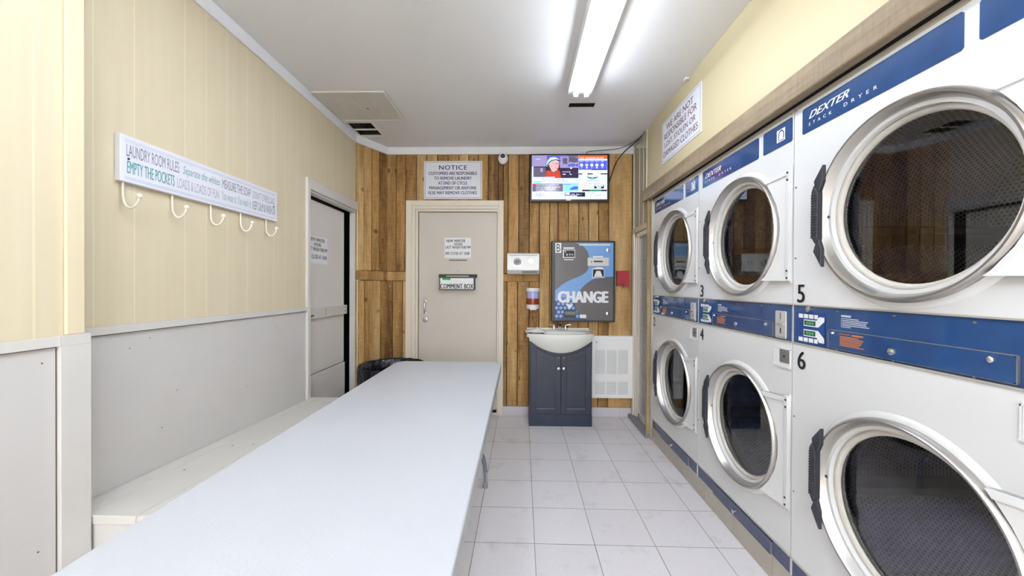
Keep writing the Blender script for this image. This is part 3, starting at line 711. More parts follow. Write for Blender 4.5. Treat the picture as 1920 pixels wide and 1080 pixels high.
    for z0, z1 in ((1.162, 1.180), (1.122, 1.141)): mb.rect(Y(1.499), Y(1.443), z0, z1, .0014)
    mb.mi = 3
    for z0, z1 in ((1.165, 1.176), (1.126, 1.137)): mb.text('888', Y(1.489), Y(1.450), z0, z1, .0018)
    mb.build('display', [mat('display navy', (30, 66, 132), .2), M_whiteP, mat('display green', (18, 70, 48), .3, emit=.25), mat('display digit green', (86, 150, 108), .3, emit=.5)], cpn, recalc=False)
    # instruction text
    mb = rightr(); Y2 = lambda y: -(y+PITCH)
    mb.rect(Y2(1.331), Y2(1.292), 1.2075, 1.214, .0006); mb.mi = 0
    for i, ln in enumerate((.26, .40, .38, .38, .42, .14)):
        z = 1.2035-i*.0058; mb.rect(Y2(1.331), Y2(1.328), z-.0035, z, .0006); mb.rect(Y2(1.326), Y2(1.326-ln*.24), z-.003, z-.0004, .0006)
    mb.mi = 1
    mb.text('WARNING', Y2(1.322), Y2(1.288), 1.1455, 1.1505, .006, bold=.02); mb.rect(Y2(1.283), Y2(1.24), 1.145, 1.150, .006); mb.poly([(Y2(1.331), 1.1450), (Y2(1.324), 1.1450), (Y2(1.3275), 1.1515)], .006)
    for i, ln in enumerate((.24, .30, .29, .28, .27, .25, .31)):
        z = 1.1405-i*.0052; mb.rect(Y2(1.329), Y2(1.329-ln*.30), z-.0026, z, .006)
    mb.build('instruction_print', [mat('pale blue print', (198, 208, 228), .4), mat('orange print', (206, 128, 72), .4)], cpn, recalc=False)
    # coin slot plate
    mb = right(); mb.prism(rrect(1.596, 1.6615, 1.090, 1.2085, .006, 3), -.001, .005); cs = mb.build('coin_slot', mat('coin plate', (208, 206, 202), .35, metal=.4), cpn, bevel=.0015)
    mb = right(); mb.box(1.627, 1.630, 1.172, 1.200, .005, .0055); mb.box(1.625, 1.631, 1.112, 1.135, .005, .0056); mb.mi = 1; mb.box(1.612, 1.640, 1.148, 1.155, .005, .013); mb.box(1.600, 1.655, 1.094, 1.100, .005, .010)
    mb.build('slot_detail', [M_black, M_chrome], cs)
    # recessed return box
    mb = right(); y0, y1, z0, z1 = 1.571, 1.675, .966, 1.051
    mb.box(y0, y1, z1-.006, z1, 0, .004); mb.box(y0, y1, z0, z0+.006, 0, .006); mb.box(y0, y0+.005, z0, z1, 0, .004); mb.box(y1-.005, y1, z0, z1, 0, .004)
    mb.mi = 1; mb.box(y0+.006, y0+.066, z0+.022, z1-.008, .0, .002); mb.mi = 2; mb.cyl(y0+.036, z0+.050, .004, .002, .006, 10)
    mb.mi = 0; mb.add([(y0+.066, z0+.01, .001), (y1-.006, z0+.006, .0035), (y1-.006, z1-.006, .0035), (y0+.066, z1-.008, .001)], [(0, 1, 2, 3)])
    mb.build('coin_box_recess', [M_white, M_alu, M_black], t, bevel=.0015)
    # lower lint panel
    mb = right(); mb.box(DN+.001, DF-.001, .113, .184, -.006, -.003); lp = mb.build('lint_panel', M_blueD, t)
    mb = right(); mb.prism([(1.684, .108), (2.18, .108), (2.18, .1665), (1.684, .1665)], -.004, .002); mb.build('lint_drawer', M_blueD, lp)
    mb = right(); mb.box(1.682, 2.18, .1665, .168, -.003, .003); mb.box(1.681, 1.6835, .108, .168, -.003, .003); mb.build_each('drawer_edge', M_alu, lp)
    mb = right(); mb.lathe(1.968, .130, [(0, .012), (.005, .012), (.011, .009), (.011, .001)], 20); mb.build_each('lock', M_chrome, lp, smooth=40)
    return t
dry = build_dryer()
def copy_tree(o, parent=None):
    c = o.copy(); COL.objects.link(c); c.parent = parent
    for ch in o.children: copy_tree(ch, c)
    return c
dryers = [dry]
for k, lab in ((1, 'white double-stacked tumble dryer numbered 1 and 2, against the wooden post'), (-1, 'white double-stacked tumble dryer numbered 5 and 6, farthest from the wooden post')):
    c = copy_tree(dry); c.location.y += PITCH*k; c['label'] = lab; dryers.append(c)
dry['label'] = 'white double-stacked tumble dryer numbered 3 and 4, between the other two'
for dr, k, (na, nb) in zip(dryers, (0, 1, -1), (('3', '4'), ('1', '2'), ('5', '6'))):
    dr['group'] = 'stacked tumble dryers'
    o = PITCH*k
    mb = rightr(); w_ = .040 if na != '1' else .012
    mb.text(na, -(2.356+o)+.006, -(2.356+o)+.006+w_, 1.249, 1.322, .002, bold=.03)
    mb.text(nb, -(2.352+o)+.006, -(2.352+o)+.006+.043, .982, 1.054, .002, bold=.03)
    mb.build('number_decal', M_ink, dr, recalc=False)
# frame round the dryers
mb = MB(); mb.box(XR-.008, XR+.05, 3.192, 3.213, .0, 2.062); mb.box(XR-.016, XR+.05, .75, 3.213, 2.064, 2.074)
struct(mb.build('trim_7', M_metalp, bevel=.002), 'thin pale metal strip framing the dryer bank', 'trim')
mb = MB(); mb.box(1.08, XR-.012, .15, 3.315, 2.056, 2.158)
mb.box(XR-.012, XR+.10, .15, 3.215, 2.075, 2.158)
k_ = mb
mb = MB(); mb.box(XR-.004, XR+.05, .75, 3.19, 2.0545, 2.0635); struct(mb.build('trim_10', M_dark), 'black strip painted in for the shaded gap above the dryer bank', 'trim'); mb = k_  # black strip stands in for shade between beam and dryers
tag(mb.build('wooden_beam', M_beam, bevel=.008, seg=3), 'weathered wooden beam running above the dryers', 'beam')
mb = MB(); mb.box(1.098, XR+.03, 3.216, 3.245, .036, 2.055)
tag(mb.build('wooden_post', M_post, bevel=.005), 'upright wooden post at the far end of the dryers', 'post')
mb = MB(); mb.box(1.09, XR+.2, 3.22, YB-.01, .0, .035)
struct(mb.build('trim_8', M_grey, bevel=.003), 'grey worn threshold below the mesh door', 'threshold')

# mesh screen (upper right) and mesh door
t = thing('mesh_screen', 'cream expanded-metal screen up beside the ceiling, between the television and the disclaimer sign', 'metal screen', (XR, 3.53, 1.83))
M_meshc = mat('cream metal', (206, 196, 172), .45, metal=.2)
def clipbar(mb, y0, y1, z0, z1, sgn, pz, wd, c0, c1):
    H = z1-z0; W = y1-y0; k = 1.55  # dz/dy slope
    s0 = z0-(W*k if sgn > 0 else 0)
    z = s0
    while z < z1+(W*k if sgn < 0 else 0):
        # line: Z = z + sgn*k*(y-y0)
        ya, yb = y0, y1
        za, zb = z, z+sgn*k*W
        def clip(yv, zv, yo, zo):
            if zv < z0: f = (z0-zv)/(zo-zv); return yv+(yo-yv)*f, z0
            if zv > z1: f = (z1-zv)/(zo-zv); return yv+(yo-yv)*f, z1
            return yv, zv
        if not ((za < z0 and zb < z0) or (za > z1 and zb > z1)):
            a = clip(ya, za, yb, zb); b = clip(yb, zb, ya, za)
            if abs(a[0]-b[0]) > .002:
                w2 = wd/2*1.2
                mb.prism([(a[0], a[1]-w2), (a[0], a[1]+w2), (b[0], b[1]+w2), (b[0], b[1]-w2)], c0, c1)
        z += pz
mb = right(XR+.006); clipbar(mb, 3.34, 3.74, 1.87, 2.705, 1, .030, .0062, 0, .0012); clipbar(mb, 3.34, 3.74, 1.87, 2.705, -1, .030, .0062, .0013, .0025)
mb.build('mesh_sheet', M_meshc, t)
mb = right(XR+.006); mb.box(3.335, 3.748, 1.835, 1.885, -.01, .014); mb.box(3.715, 3.748, 1.88, 2.706, -.01, .012)
for y in (3.45, 3.57): mb.box(y-.007, y+.007, 1.88, 2.706, -.002, .005)
mb.build('screen_frame', M_meshc, t, bevel=.002)
t = thing('door_3', 'narrow white-framed wire-mesh closet door beyond the dryers', 'door', (XR, 3.5, 0), kind='structure')
mb = right()
mb.box(3.69, 3.748, .036, 1.832, -.05, .010); mb.box(3.66, 3.69, .036, 1.832, -.07, -.004); mb.box(3.62, 3.66, .036, 1.832, -.05, -.014); mb.box(3.31, 3.69, 1.79, 1.832, -.07, -.004)
mb.build('door_frame', M_trimw, t, bevel=.003)
mb = right(XR+.030)
y = 3.26
while y < 3.62: mb.box(y-.0018, y+.0018, .09, 1.79, 0, .0025); y += .018
z = .09
while z < 1.79: mb.box(3.25, 3.62, z-.0018, z+.0018, .002, .0045); z += .018
mb.box(3.25, 3.62, .04, .09, -.01, .01); mb.box(3.592, 3.62, .04, 1.79, -.01, .01)
mb.build('wire_mesh', mat('galvanised wire', (214, 212, 206), .4, metal=.1), t)

# ================================================================== ON THE WALLS
def notice_board(name, label, mb, y): pass
# NOTICE sign
t = thing('notice_sign', 'white NOTICE sign with navy lettering above the back door', 'sign', (-.678, YB-.006, 2.19))
mb = back(YB-.006); mb.box(-.974, -.383, 2.188, 2.571, 0, .006); mb.build('sign_board', M_signw, t, bevel=.002)
mb = back(YB-.006); s_ = .0065
for b in ((-.962, -.395, 2.199, 2.2015), (-.962, -.395, 2.5565, 2.559), (-.962, -.9595, 2.199, 2.559), (-.3975, -.395, 2.199, 2.559)): mb.rect(*b, s_)
mb.text('NOTICE', -.820, -.536, 2.482, 2.527, s_, bold=.03, space=1.15)
for tx, a, b, z in (('CUSTOMERS ARE RESPONSIBLE', -.926, -.434, 2.430), ('TO REMOVE LAUNDRY', -.871, -.488, 2.381), ('AT END OF CYCLE', -.829, -.533, 2.332), ('MANAGEMENT OR ANYONE', -.919, -.440, 2.283), ('ELSE MAY REMOVE CLOTHES', -.926, -.436, 2.234)):
    mb.text(tx, a, b, z, z+.032, s_, bold=.035)
mb.build('lettering', M_navyink, t, recalc=False)
# security camera
t = thing('security_camera', 'small white dome security camera under the crown board', 'camera', (-.171, YB-.03, 2.58))
mb = back(YB-.024); mb.lathe(-.171, 2.592, [(.0, .012), (.034, .012), (.036, .0), (.0, 0)], 28); mb.build('mount', M_whiteP, t, smooth=40)
mb = MB(); n = 20
def sphere(mb, c, r, n=20, m=12, sc=(1, 1, 1)):
    pts = [(c[0]+r*sc[0]*math.sin(PI*j/m)*math.cos(2*PI*i/n), c[1]+r*sc[1]*math.sin(PI*j/m)*math.sin(2*PI*i/n), c[2]+r*sc[2]*math.cos(PI*j/m)) for j in range(m+1) for i in range(n)]
    mb.add(pts, [(j*n+i, j*n+(i+1) % n, (j+1)*n+(i+1) % n, (j+1)*n+i) for j in range(m) for i in range(n)])
sphere(mb, (-.171, YB-.058, 2.578), .050, sc=(1, .75, 1.12)); mb.build('camera_body', M_whiteP, t, smooth=60)
mb = MB(); sphere(mb, (-.172, YB-.084, 2.592), .024); mb.build('lens', mat('lens black', (16, 18, 26), .08, coat=1), t, smooth=60)
# TV
t = thing('television', 'black flat television high on the plank wall showing a news and weather programme', 'television', (.48, YB-.03, 2.14))
TX = lambda p: .0977+(p-43)*.00049
TZ = lambda q: 2.612-(q-54)*.00049
mb = back(YB-.055); mb.box(TX(40), TX(1630), TZ(1005), TZ(48), -.0, .025); mb.build('tv_body', M_black, t, bevel=.003)
mb = back(YB-.006); mb.box(.36, .62, 2.28, 2.48, 0, .049); mb.build('wall_bracket', M_black, t)
EM = .80
def em(n, c, k=EM): return mat('screen '+n, c, .15, emit=k, spec=.5)
cols = [em('pale', (196, 206, 246)), em('lilac', (140, 132, 176)), em('night', (44, 34, 56)), em('red', (186, 56, 34)), em('skin', (214, 160, 160)), em('hat', (176, 202, 212)),
        em('orange', (186, 96, 42)), em('blue', (74, 88, 198)), em('white', (235, 238, 255)), em('grey', (86, 80, 100)), em('teal', (120, 196, 218)), em('green', (36, 130, 90)), em('black', (16, 18, 28)), em('gold', (206, 186, 120)), em('ink', (110, 112, 150)), em('violet', (96, 80, 168))]
mb = back(YB-.055).fr((0, YB-.055-.0255, 0), (1, 0, 0), (0, 0, 1), (0, -1, 0))
L = [0]
def R(p0, q0, p1, q1, m): mb.mi = m; L[0] += 1; mb.rect(TX(p0), TX(p1), TZ(q1), TZ(q0), .0002+L[0]*.00001)
def PG(pts, m): mb.mi = m; L[0] += 1; mb.poly([(TX(a), TZ(b)) for a, b in pts][::-1], .0002+L[0]*.00001)
def TT(s, p0, q0, p1, q1, m, **k): mb.mi = m; L[0] += 1; mb.text(s, TX(p0), TX(p1), TZ(q1), TZ(q0), .0002+L[0]*.00001, **k)
R(78, 78, 1590, 960, 0); R(78, 80, 1015, 520, 2); R(78, 80, 400, 300, 1); R(380, 80, 800, 260, 15); R(640, 100, 1010, 380, 1); R(700, 130, 790, 250, 9); R(820, 110, 1000, 220, 9); R(800, 250, 1010, 300, 7)
R(78, 300, 110, 515, 0); R(110, 320, 360, 500, 9); PG([(245, 330), (300, 330), (300, 410), (250, 410)], 1); R(640, 330, 1010, 535, 2); R(690, 400, 860, 420, 1); R(850, 320, 880, 350, 8); R(700, 450, 760, 465, 8); R(840, 455, 880, 468, 8)
for i in range(26):
    a = random.uniform(620, 1000); b = random.uniform(110, 460); R(a, b, a+random.uniform(6, 20), b+random.uniform(5, 14), random.choice([8, 1, 7, 15]))
PG([(355, 520), (370, 390), (440, 380), (520, 430), (590, 360), (640, 390), (665, 535), (355, 535)], 3)   # red jacket
PG([(465, 370), (430, 300), (440, 200), (600, 180), (620, 250), (618, 310), (585, 370), (530, 410), (490, 420)], 4)  # face
PG([(425, 240), (455, 250), (452, 310), (430, 300)], 4)
PG([(370, 260), (400, 170), (450, 120), (540, 110), (600, 140), (650, 200), (600, 215), (560, 185), (480, 195), (430, 255), (375, 300)], 5)
PG([(375, 300), (430, 235), (480, 190), (560, 172), (620, 200), (660, 205), (640, 175), (565, 158), (470, 175), (420, 220), (370, 280)], 2)
PG([(555, 235), (600, 235), (600, 246), (555, 246)], 2); PG([(560, 330), (600, 325), (598, 336), (562, 342)], 3); PG([(450, 385), (480, 395), (530, 425), (590, 365), (590, 395), (530, 440), (470, 420)], 9)
TT('LIVE', 165, 145, 245, 165, 8, bold=.02)
R(1020, 78, 1590, 150, 6); TT('SHOW', 1045, 118, 1125, 140, 8); TT('WINTER BLAST', 1150, 118, 1520, 142, 8); R(1020, 150, 1590, 190, 0); R(1020, 185, 1585, 370, 7)
for i, (a, dn) in enumerate(((1075, 'SAT'), (1180, 'SUN'), (1280, 'MON'), (1382, 'TUE'), (1490, 'WED'))):
    TT(dn, a-32, 195, a+32, 212, 8, bold=.01)
    mb.mi = 13 if i == 1 else 8; L[0] += 1; mb.disc(TX(a), TZ(275), .0145, .0002+L[0]*.00001, 16)
    TT(('-3', '1', '-2', '1', '4')[i], a-14, 315, a+14, 340, 8)
R(1280, 358, 1585, 375, 12); R(1015, 375, 1590, 440, 8); TT('TRAFFIC REPORTS', 1200, 402, 1450, 428, 14); R(1015, 440, 1590, 462, 12); R(1090, 440, 1190, 462, 0); R(1300, 440, 1460, 462, 0)
PG([(1195, 480), (1395, 480), (1395, 530), (1295, 565), (1195, 530)], 11); R(1210, 478, 1385, 510, 8); TT('30', 1268, 522, 1320, 545, 8)
TT('ARTERIAL ROADS', 1165, 578, 1425, 600, 14); TT('DON VALLEY PARKWAY', 1130, 632, 1455, 650, 14)
R(1060, 675, 1240, 745, 13); R(1080, 692, 1220, 728, 0); R(1330, 675, 1525, 745, 12); R(1345, 682, 1510, 702, 8); R(1380, 715, 1470, 738, 8); R(1090, 768, 1585, 800, 12); R(1240, 772, 1470, 796, 11)
R(78, 510, 540, 545, 0); TT('SPORTS', 168, 526, 400, 540, 14); R(78, 545, 1015, 640, 0); PG([(110, 600), (270, 590), (270, 630), (110, 635)], 10)
TT('TEAM CANADA TRAVELS AT', 290, 562, 810, 585, 14); TT('NATHAN PHILLIPS SQUARE', 290, 597, 790, 620, 14)
R(90, 645, 705, 805, 9); R(90, 645, 160, 690, 3)
for i, (s2, e) in enumerate((('spokesman: the game you had', 620), ('made it to medical in London for', 655), ('12 months related to time', 555), ('something.', 330))): TT(s2, 165, 660+i*40, e, 684+i*40, 8, bold=.012)
R(715, 635, 1015, 800, 10); PG([(850, 740), (930, 700), (1010, 705), (1010, 760), (850, 775)], 7); R(720, 655, 850, 670, 14)
R(78, 810, 1590, 960, 0); TT('NBA', 170, 838, 350, 905, 14); TT('UTAH', 362, 842, 465, 862, 14); TT('ORLANDO', 362, 882, 550, 902, 14); TT('7:00 PM', 612, 850, 735, 875, 14)
R(745, 820, 1150, 908, 12); TT('LIVE, Mar 1', 860, 848, 1070, 880, 8); R(755, 825, 840, 870, 0); R(755, 885, 990, 905, 0); TT('UTAH', 1215, 820, 1325, 845, 14); TT('8:30 PM', 1345, 875, 1455, 895, 14)
mb.build('screen', cols, t, recalc=False)
mb = back(YB-.080); mb.box(TX(770), TX(870), TZ(985), TZ(966), .0, .0004); mb.build('badge', M_alu, t)
# cables
def cat_rom(pts, n=8):
    out = []; P_ = [Vector(p) for p in pts]; P_ = [P_[0]]+P_+[P_[-1]]
    for i in range(1, len(P_)-2):
        for k in range(n):
            u = k/n; a, b, c, d = P_[i-1:i+3]
            out.append(.5*((2*b)+(-a+c)*u+(2*a-5*b+4*c-d)*u*u+(-a+3*b-3*c+d)*u**3))
    out.append(P_[-2]); return [tuple(v) for v in out]
mb = MB(); mb.tube(cat_rom([(.885, 3.735, 2.34), (.90, 3.70, 2.40), (.945, 3.69, 2.53), (1.0, 3.67, 2.61), (1.06, 3.64, 2.665), (1.105, 3.55, 2.69), (1.118, 3.45, 2.70)]), .0055, 8)
tag(mb.build('power_cable', M_black, smooth=60), 'thick black cable drooping from the mesh screen to the side of the television', 'cable')
mb = MB(); mb.tube(cat_rom([(.66, 3.70, 2.60), (.665, 3.705, 2.645), (.75, 3.70, 2.655), (.88, 3.69, 2.662), (.99, 3.68, 2.675), (1.07, 3.62, 2.695), (1.115, 3.50, 2.700), (1.112, 3.36, 2.70)]), .0032, 8)
tag(mb.build('signal_cable', M_black, smooth=60), 'thin dark cable running along the crown board from the television top to the mesh screen', 'cable')

# change machine
t = thing('change_machine', 'wall-mounted bill changer with blue and grey CHANGE front above the sink', 'change machine', (.625, YB-.008, .967))
CX = lambda p: .3207+(p-70)*.000826
CZ = lambda q: 1.749-(q-83)*.000826
mb = back(YB-.006); mb.box(.312, CX(812), CZ(1035), CZ(76), 0, .100); mb.build('machine_body', mat('machine casing', (38, 38, 44), .35), t, bevel=.006)
mb = back(YB-.106); c_grey = mat('machine grey film', (92, 88, 90), .3); c_blue = mat('machine blue film', (112, 158, 214), .3); c_w = mat('machine white film', (228, 228, 232), .35); c_hex = mat('machine dark blue film', (38, 62, 112), .3); c_hl = mat('machine hex blue film', (128, 164, 220), .3)
def Q(pts, m, h): mb.mi = m; mb.poly([(CX(a), CZ(b)) for a, b in pts][::-1], h)
def arcp(pts): return [(p[0], p[1]) for p in cat_rom([(a, b, 0) for a, b in pts], 6)]
Q([(103, 97), (787, 97), (787, 1015), (103, 1015)], 1, .0006)
s1 = arcp([(330, 97), (410, 125), (470, 180), (498, 250), (498, 380), (470, 440), (400, 490), (270, 545), (180, 600), (103, 665)])
Q([(103, 97)]+s1, 0, .0012)
s2_ = arcp([(787, 497), (680, 505), (580, 520), (500, 560), (430, 620), (385, 680), (355, 760), (350, 860), (370, 930), (430, 985), (500, 1015)])
Q([(787, 1015)]+s2_, 0, .0012)
# dark blue hex area
s3 = arcp([(350, 860), (370, 930), (430, 985), (500, 1015)])
Q([(103, 760), (240, 745), (345, 800)]+s3+[(103, 1015)], 3, .0010)
for r in range(6):
    for c in range(9):
        a = 122+c*49+(24 if r % 2 else 0); b = 772+r*49
        lim = 340 if b < 880 else (375 if b < 940 else 440)
        if a < lim and b < 1000 and a > 118:
            mb.mi = 4; mb.disc(CX(a), CZ(b), .0165, .0014, 12)
Q([(385, 113), (750, 113), (750, 130), (385, 130)], 2, .0016)
Q([(102, 100), (173, 100), (173, 218), (102, 218)], 2, .0016)
Q([(200, 152), (328, 152), (328, 170), (200, 170)], 2, .0016); Q([(205, 292), (318, 292), (318, 302), (205, 302)], 2, .0016); Q([(548, 253), (668, 253), (668, 270), (548, 270)], 2, .0016)
Q([(230, 828), (318, 828), (274, 888)], 2, .0018)
Q([(395, 952), (400, 948), (465, 948), (472, 955), (472, 982), (465, 990), (402, 990), (395, 984)], 2, .0018)
Q([(540, 405), (600, 385), (650, 385), (680, 405), (685, 510), (540, 515)], 2, .0016); Q([(548, 412), (675, 412), (678, 500), (548, 505)], 5, .0018); Q([(590, 430), (635, 430), (662, 498), (560, 500)], 2, .0020)
mb.mi = 2; mb.text('CHANGE', CX(132), CX(733), CZ(810), CZ(670), .0022, bold=.085)
mb.mi = 5; mb.text('B', CX(118), CX(160), CZ(205), CZ(112), .0022)
mb.build('front_film', [c_grey, c_blue, c_w, c_hex, c_hl, M_ink], t, recalc=False)
mb = back(YB-.106); mb.box(CX(483), CX(733), CZ(375), CZ(275), 0, .012); ba = mb.build('bill_acceptor', mat('acceptor plate', (208, 206, 202), .35), t, bevel=.002)
mb = back(YB-.118); mb.box(CX(555), CX(660), CZ(328), CZ(312), -.001, .001); mb.cyl(CX(529), CZ(324), .006, 0, .002, 12); mb.build('bill_slot', M_ink, ba)
mb = back(YB-.106); mb.box(CX(192), CX(338), CZ(278), CZ(180), 0, .006); sel = mb.build('selector_plate', M_alu, t, bevel=.002)
mb = back(YB-.112); mb.box(CX(205), CX(328), CZ(266), CZ(190), 0, .002); mb.mi = 1
for a, b, r in ((240, 240, .010), (275, 238, .009), (305, 240, .008), (222, 205, .007)): mb.disc(CX(a), CZ(b), r, .0025, 14)
mb.mi = 2; mb.disc(CX(285), CZ(203), .014, .0028, 14)
mb.build('coin_window', [M_ink, M_lgrey, M_black], sel)
for z, nm in ((185, 'lock'), (935, 'lock')):
    mb = back(YB-.106); mb.lathe(CX(724), CZ(z), [(0, .010), (.008, .010), (.017, .007), (.019, 0)], 24); mb.build(nm, M_chrome, t, smooth=40)
mb = back(YB-.106); mb.box(CX(205), CX(350), CZ(985), CZ(900), 0, .004); cup = mb.build('coin_cup', M_black, t, bevel=.002)
mb = back(YB-.110); mb.add([(CX(215), CZ(955), .001), (CX(342), CZ(955), .001), (CX(342), CZ(910), .012), (CX(215), CZ(910), .012)], [(0, 1, 2, 3)]); mb.build('cup_flap', M_grey, cup, recalc=False)

# red box
t = thing('red_box', 'small red metal box with a padlock beside the change machine', 'box', (1.018, YB-.006, 1.31))
mb = back(YB-.006); mb.box(.967, 1.088, 1.316, 1.466, 0, .045); mb.build('box_body', M_red, t, bevel=.003)
mb = back(YB-.051); mb.box(1.021, 1.031, 1.293, 1.330, 0, .010); mb.cyl(1.026, 1.325, .007, 0, .012, 12); mb.build('padlock', M_chrome, t, bevel=.001)

# hand dryer
t = thing('hand_dryer', 'white wall hand dryer with chrome nozzle and push button', 'hand dryer', (.034, YB-.006, 1.42))
mb = MB().fr((0, 0, 0), (0, 1, 0), (0, 0, 1), (1, 0, 0))
yb_ = YB-.009; pf = [(yb_, 1.428), (yb_, 1.640), (yb_-.10, 1.636), (yb_-.125, 1.624), (yb_-.125, 1.465), (yb_-.085, 1.430)]
mb.prism(pf, -.124, .192); mb.build('dryer_cover', M_white, t, bevel=.006, seg=3)
mb = back(yb_-.125); mb.box(-.108, .172, 1.606, 1.611, -.001, .001); mb.build('top_groove', M_grey, t)
mb = back(yb_-.125); mb.lathe(-.022, 1.548, [(.038, .0), (.037, .006), (.031, .010), (.027, .004), (.014, .016), (.0, .020)], 28); mb.box(-.057, .013, 1.498, 1.518, 0, .004); nz = mb.build('nozzle', mat('soft chrome', (190, 190, 192), .3, metal=1), t, smooth=40)
mb = back(yb_-.125); mb.lathe(.110, 1.553, [(.026, 0), (.024, .006), (.018, .006), (.016, .011), (.0, .012)], 28); mb.build('push_button', MATS['soft chrome'], t, smooth=40)
mb = MB()
for i in range(16):
    x = .025+i*.0095
    d = .004; mb.add([(x, yb_-.1215, 1.4605), (x+d, yb_-.1215, 1.4605), (x+d, yb_-.093, 1.4355), (x, yb_-.093, 1.4355)], [(0, 1, 2, 3)], world=True)
for v in mb.v: v += Vector((0, -.0008, -.0008))
mb.build('air_grille', M_ink, t, recalc=False)

# soap dispenser
t = thing('soap_dispenser', 'white soap dispenser with red-brown liquid in a clear tank', 'soap dispenser', (.132, YB-.006, 1.08))
yb_ = YB-.009
def barrel(mb, x0, x1, z0, z1, d, n=10):
    pts = [(x1-(x1-x0)*i/n, yb_-.035-(d-.035)*math.sin(PI*i/n)**.6) for i in range(n+1)]
    pts = [(x1, yb_)]+pts+[(x0, yb_)]
    mb.fr().prism(pts, z0, z1)
mb = MB(); barrel(mb, .066, .198, 1.257, 1.293, .095); mb.build('cap', M_whiteP, t, bevel=.003, smooth=30)
mb = MB(); barrel(mb, .069, .195, 1.188, 1.257, .088); mb.build('tank', mat('lilac clear plastic', (172, 176, 222), .15, coat=.5), t, smooth=30)
mb = MB(); barrel(mb, .069, .195, 1.128, 1.188, .088); mb.build('liquid', mat('red brown soap', (140, 48, 22), .15, coat=.5), t, smooth=30)
mb = MB(); barrel(mb, .068, .196, 1.085, 1.128, .094); mb.fr().prism([(.10, yb_-.05), (.165, yb_-.05), (.165, yb_-.10), (.10, yb_-.10)], 1.076, 1.086); mb.build('push_bar', M_whiteP, t, bevel=.003, smooth=30)

# heater
t = thing('wall_heater', 'white wall heater panel with louvred grilles beside the sink cabinet', 'heater', (.927, YB-.008, .20))
mb = back(YB-.006); mb.box(.700, 1.128, .199, .818, 0, .042); mb.build('heater_panel', M_heat, t, bevel=.003)
mb = back(YB-.048)
def gx(px): return .7267+(px-1111)*.00533
cols_x = [(1115.6, 1135.6), (1137, 1156.5), (1158, 1178)]
for (za, zb) in ((.441, .681), (.238, .366)):
    for a, b in cols_x:
        mb.mi = 0; mb.rect(gx(a)+.004, gx(b)-.004, za, zb, .0004)
        n_ = int((zb-za)/.0105); mb.mi = 1
        for i in range(n_):
            z = za+(i+.2)*(zb-za)/n_; mb.box(gx(a)+.003, gx(b)-.003, z, z+.0078, .0002, .003)
mb.build('grille', [mat('grille shadow grey', (140, 140, 140), .6), M_heat], t)
mb = back(YB-.048); mb.cyl(.767, .757, .007, 0, .004, 12); mb.build('thermostat_screw', M_grey, t)

# ================================================================== VANITY
t = thing('sink_cabinet', 'navy two-door sink cabinet with white basin against the back wall', 'sink cabinet', (.386, 3.6, 0))
x0, x1, yf = .095, .680, 3.475
def zarc(x):
    u = (x-(x0+x1)/2)/((x1-x0)/2); return .682+.118*abs(u)**2.0
N_ = 24
def arch(xa, xb, off=0.0, n=14): return [(xa+(xb-xa)*i/n, zarc(xa+(xb-xa)*i/n)+off) for i in range(n+1)]
mb = back(yf)
mb.prism([(x0, .0), (x1, .0)]+arch(x0, x1)[::-1], -.018, 0)
mb.box(x0, x0+.016, 0, .795, -.265, -.018); mb.box(x1-.016, x1, 0, .795, -.265, -.018); mb.box(x0+.016, x1-.016, .10, .116, -.26, -.018)
mb.build('cabinet_body', M_navyw, t, bevel=.002)
for xa, xb, kx in ((x0+.012, .3855, .364), (.3895, x1-.012, .412)):
    mb = back(yf); top = arch(xa, xb, -.022)
    mb.prism([(xa, .118), (xb, .118)]+top[::-1], .001, .016)
    d = mb.build('door', M_navyw, t, bevel=.002)
    # raised stiles and rails round a sunken panel
    sw = .052
    ia, ib = xa+sw, xb-sw
    mb = back(yf-.016)
    mb.prism([(xa, .118), (ia, .118), (ia, zarc(ia)-.022), (xa, zarc(xa)-.022)][::1], 0, .007); mb.prism([(ib, .118), (xb, .118), (xb, zarc(xb)-.022), (ib, zarc(ib)-.022)], 0, .007)
    mb.box(ia, ib, .118, .172, 0, .007)
    tp = arch(ia, ib, -.022); lo_ = arch(ia, ib, -.075)
    mb.prism(lo_+tp[::-1], 0, .007)
    mb.build('door_rail', M_navyw, d, bevel=.002)
    mb = back(yf-.0232); mb.box(ia+.004, ib-.004, .170, .1725, 0, .0006); mb.build_each('worn_edge', M_lgrey, d)
    mb = back(yf-.023); mb.lathe(kx, .548, [(.006, 0), (.006, .008), (.014, .014), (.013, .022), (.0, .026)], 20); mb.build('knob', M_chrome, d, smooth=50)
    mb = back(yf-.023); mb.cyl(kx+.002, .645, .004, 0, .003, 10); mb.build_each('screw', M_alu, d)
mb = back(yf-.002); mb.box(x0-.001, x1+.001, 0, .112, 0, .004); mb.build('plinth', mat('teal navy plinth', (34, 46, 66), .4, noise=.2, nscale=14), t, bevel=.001)
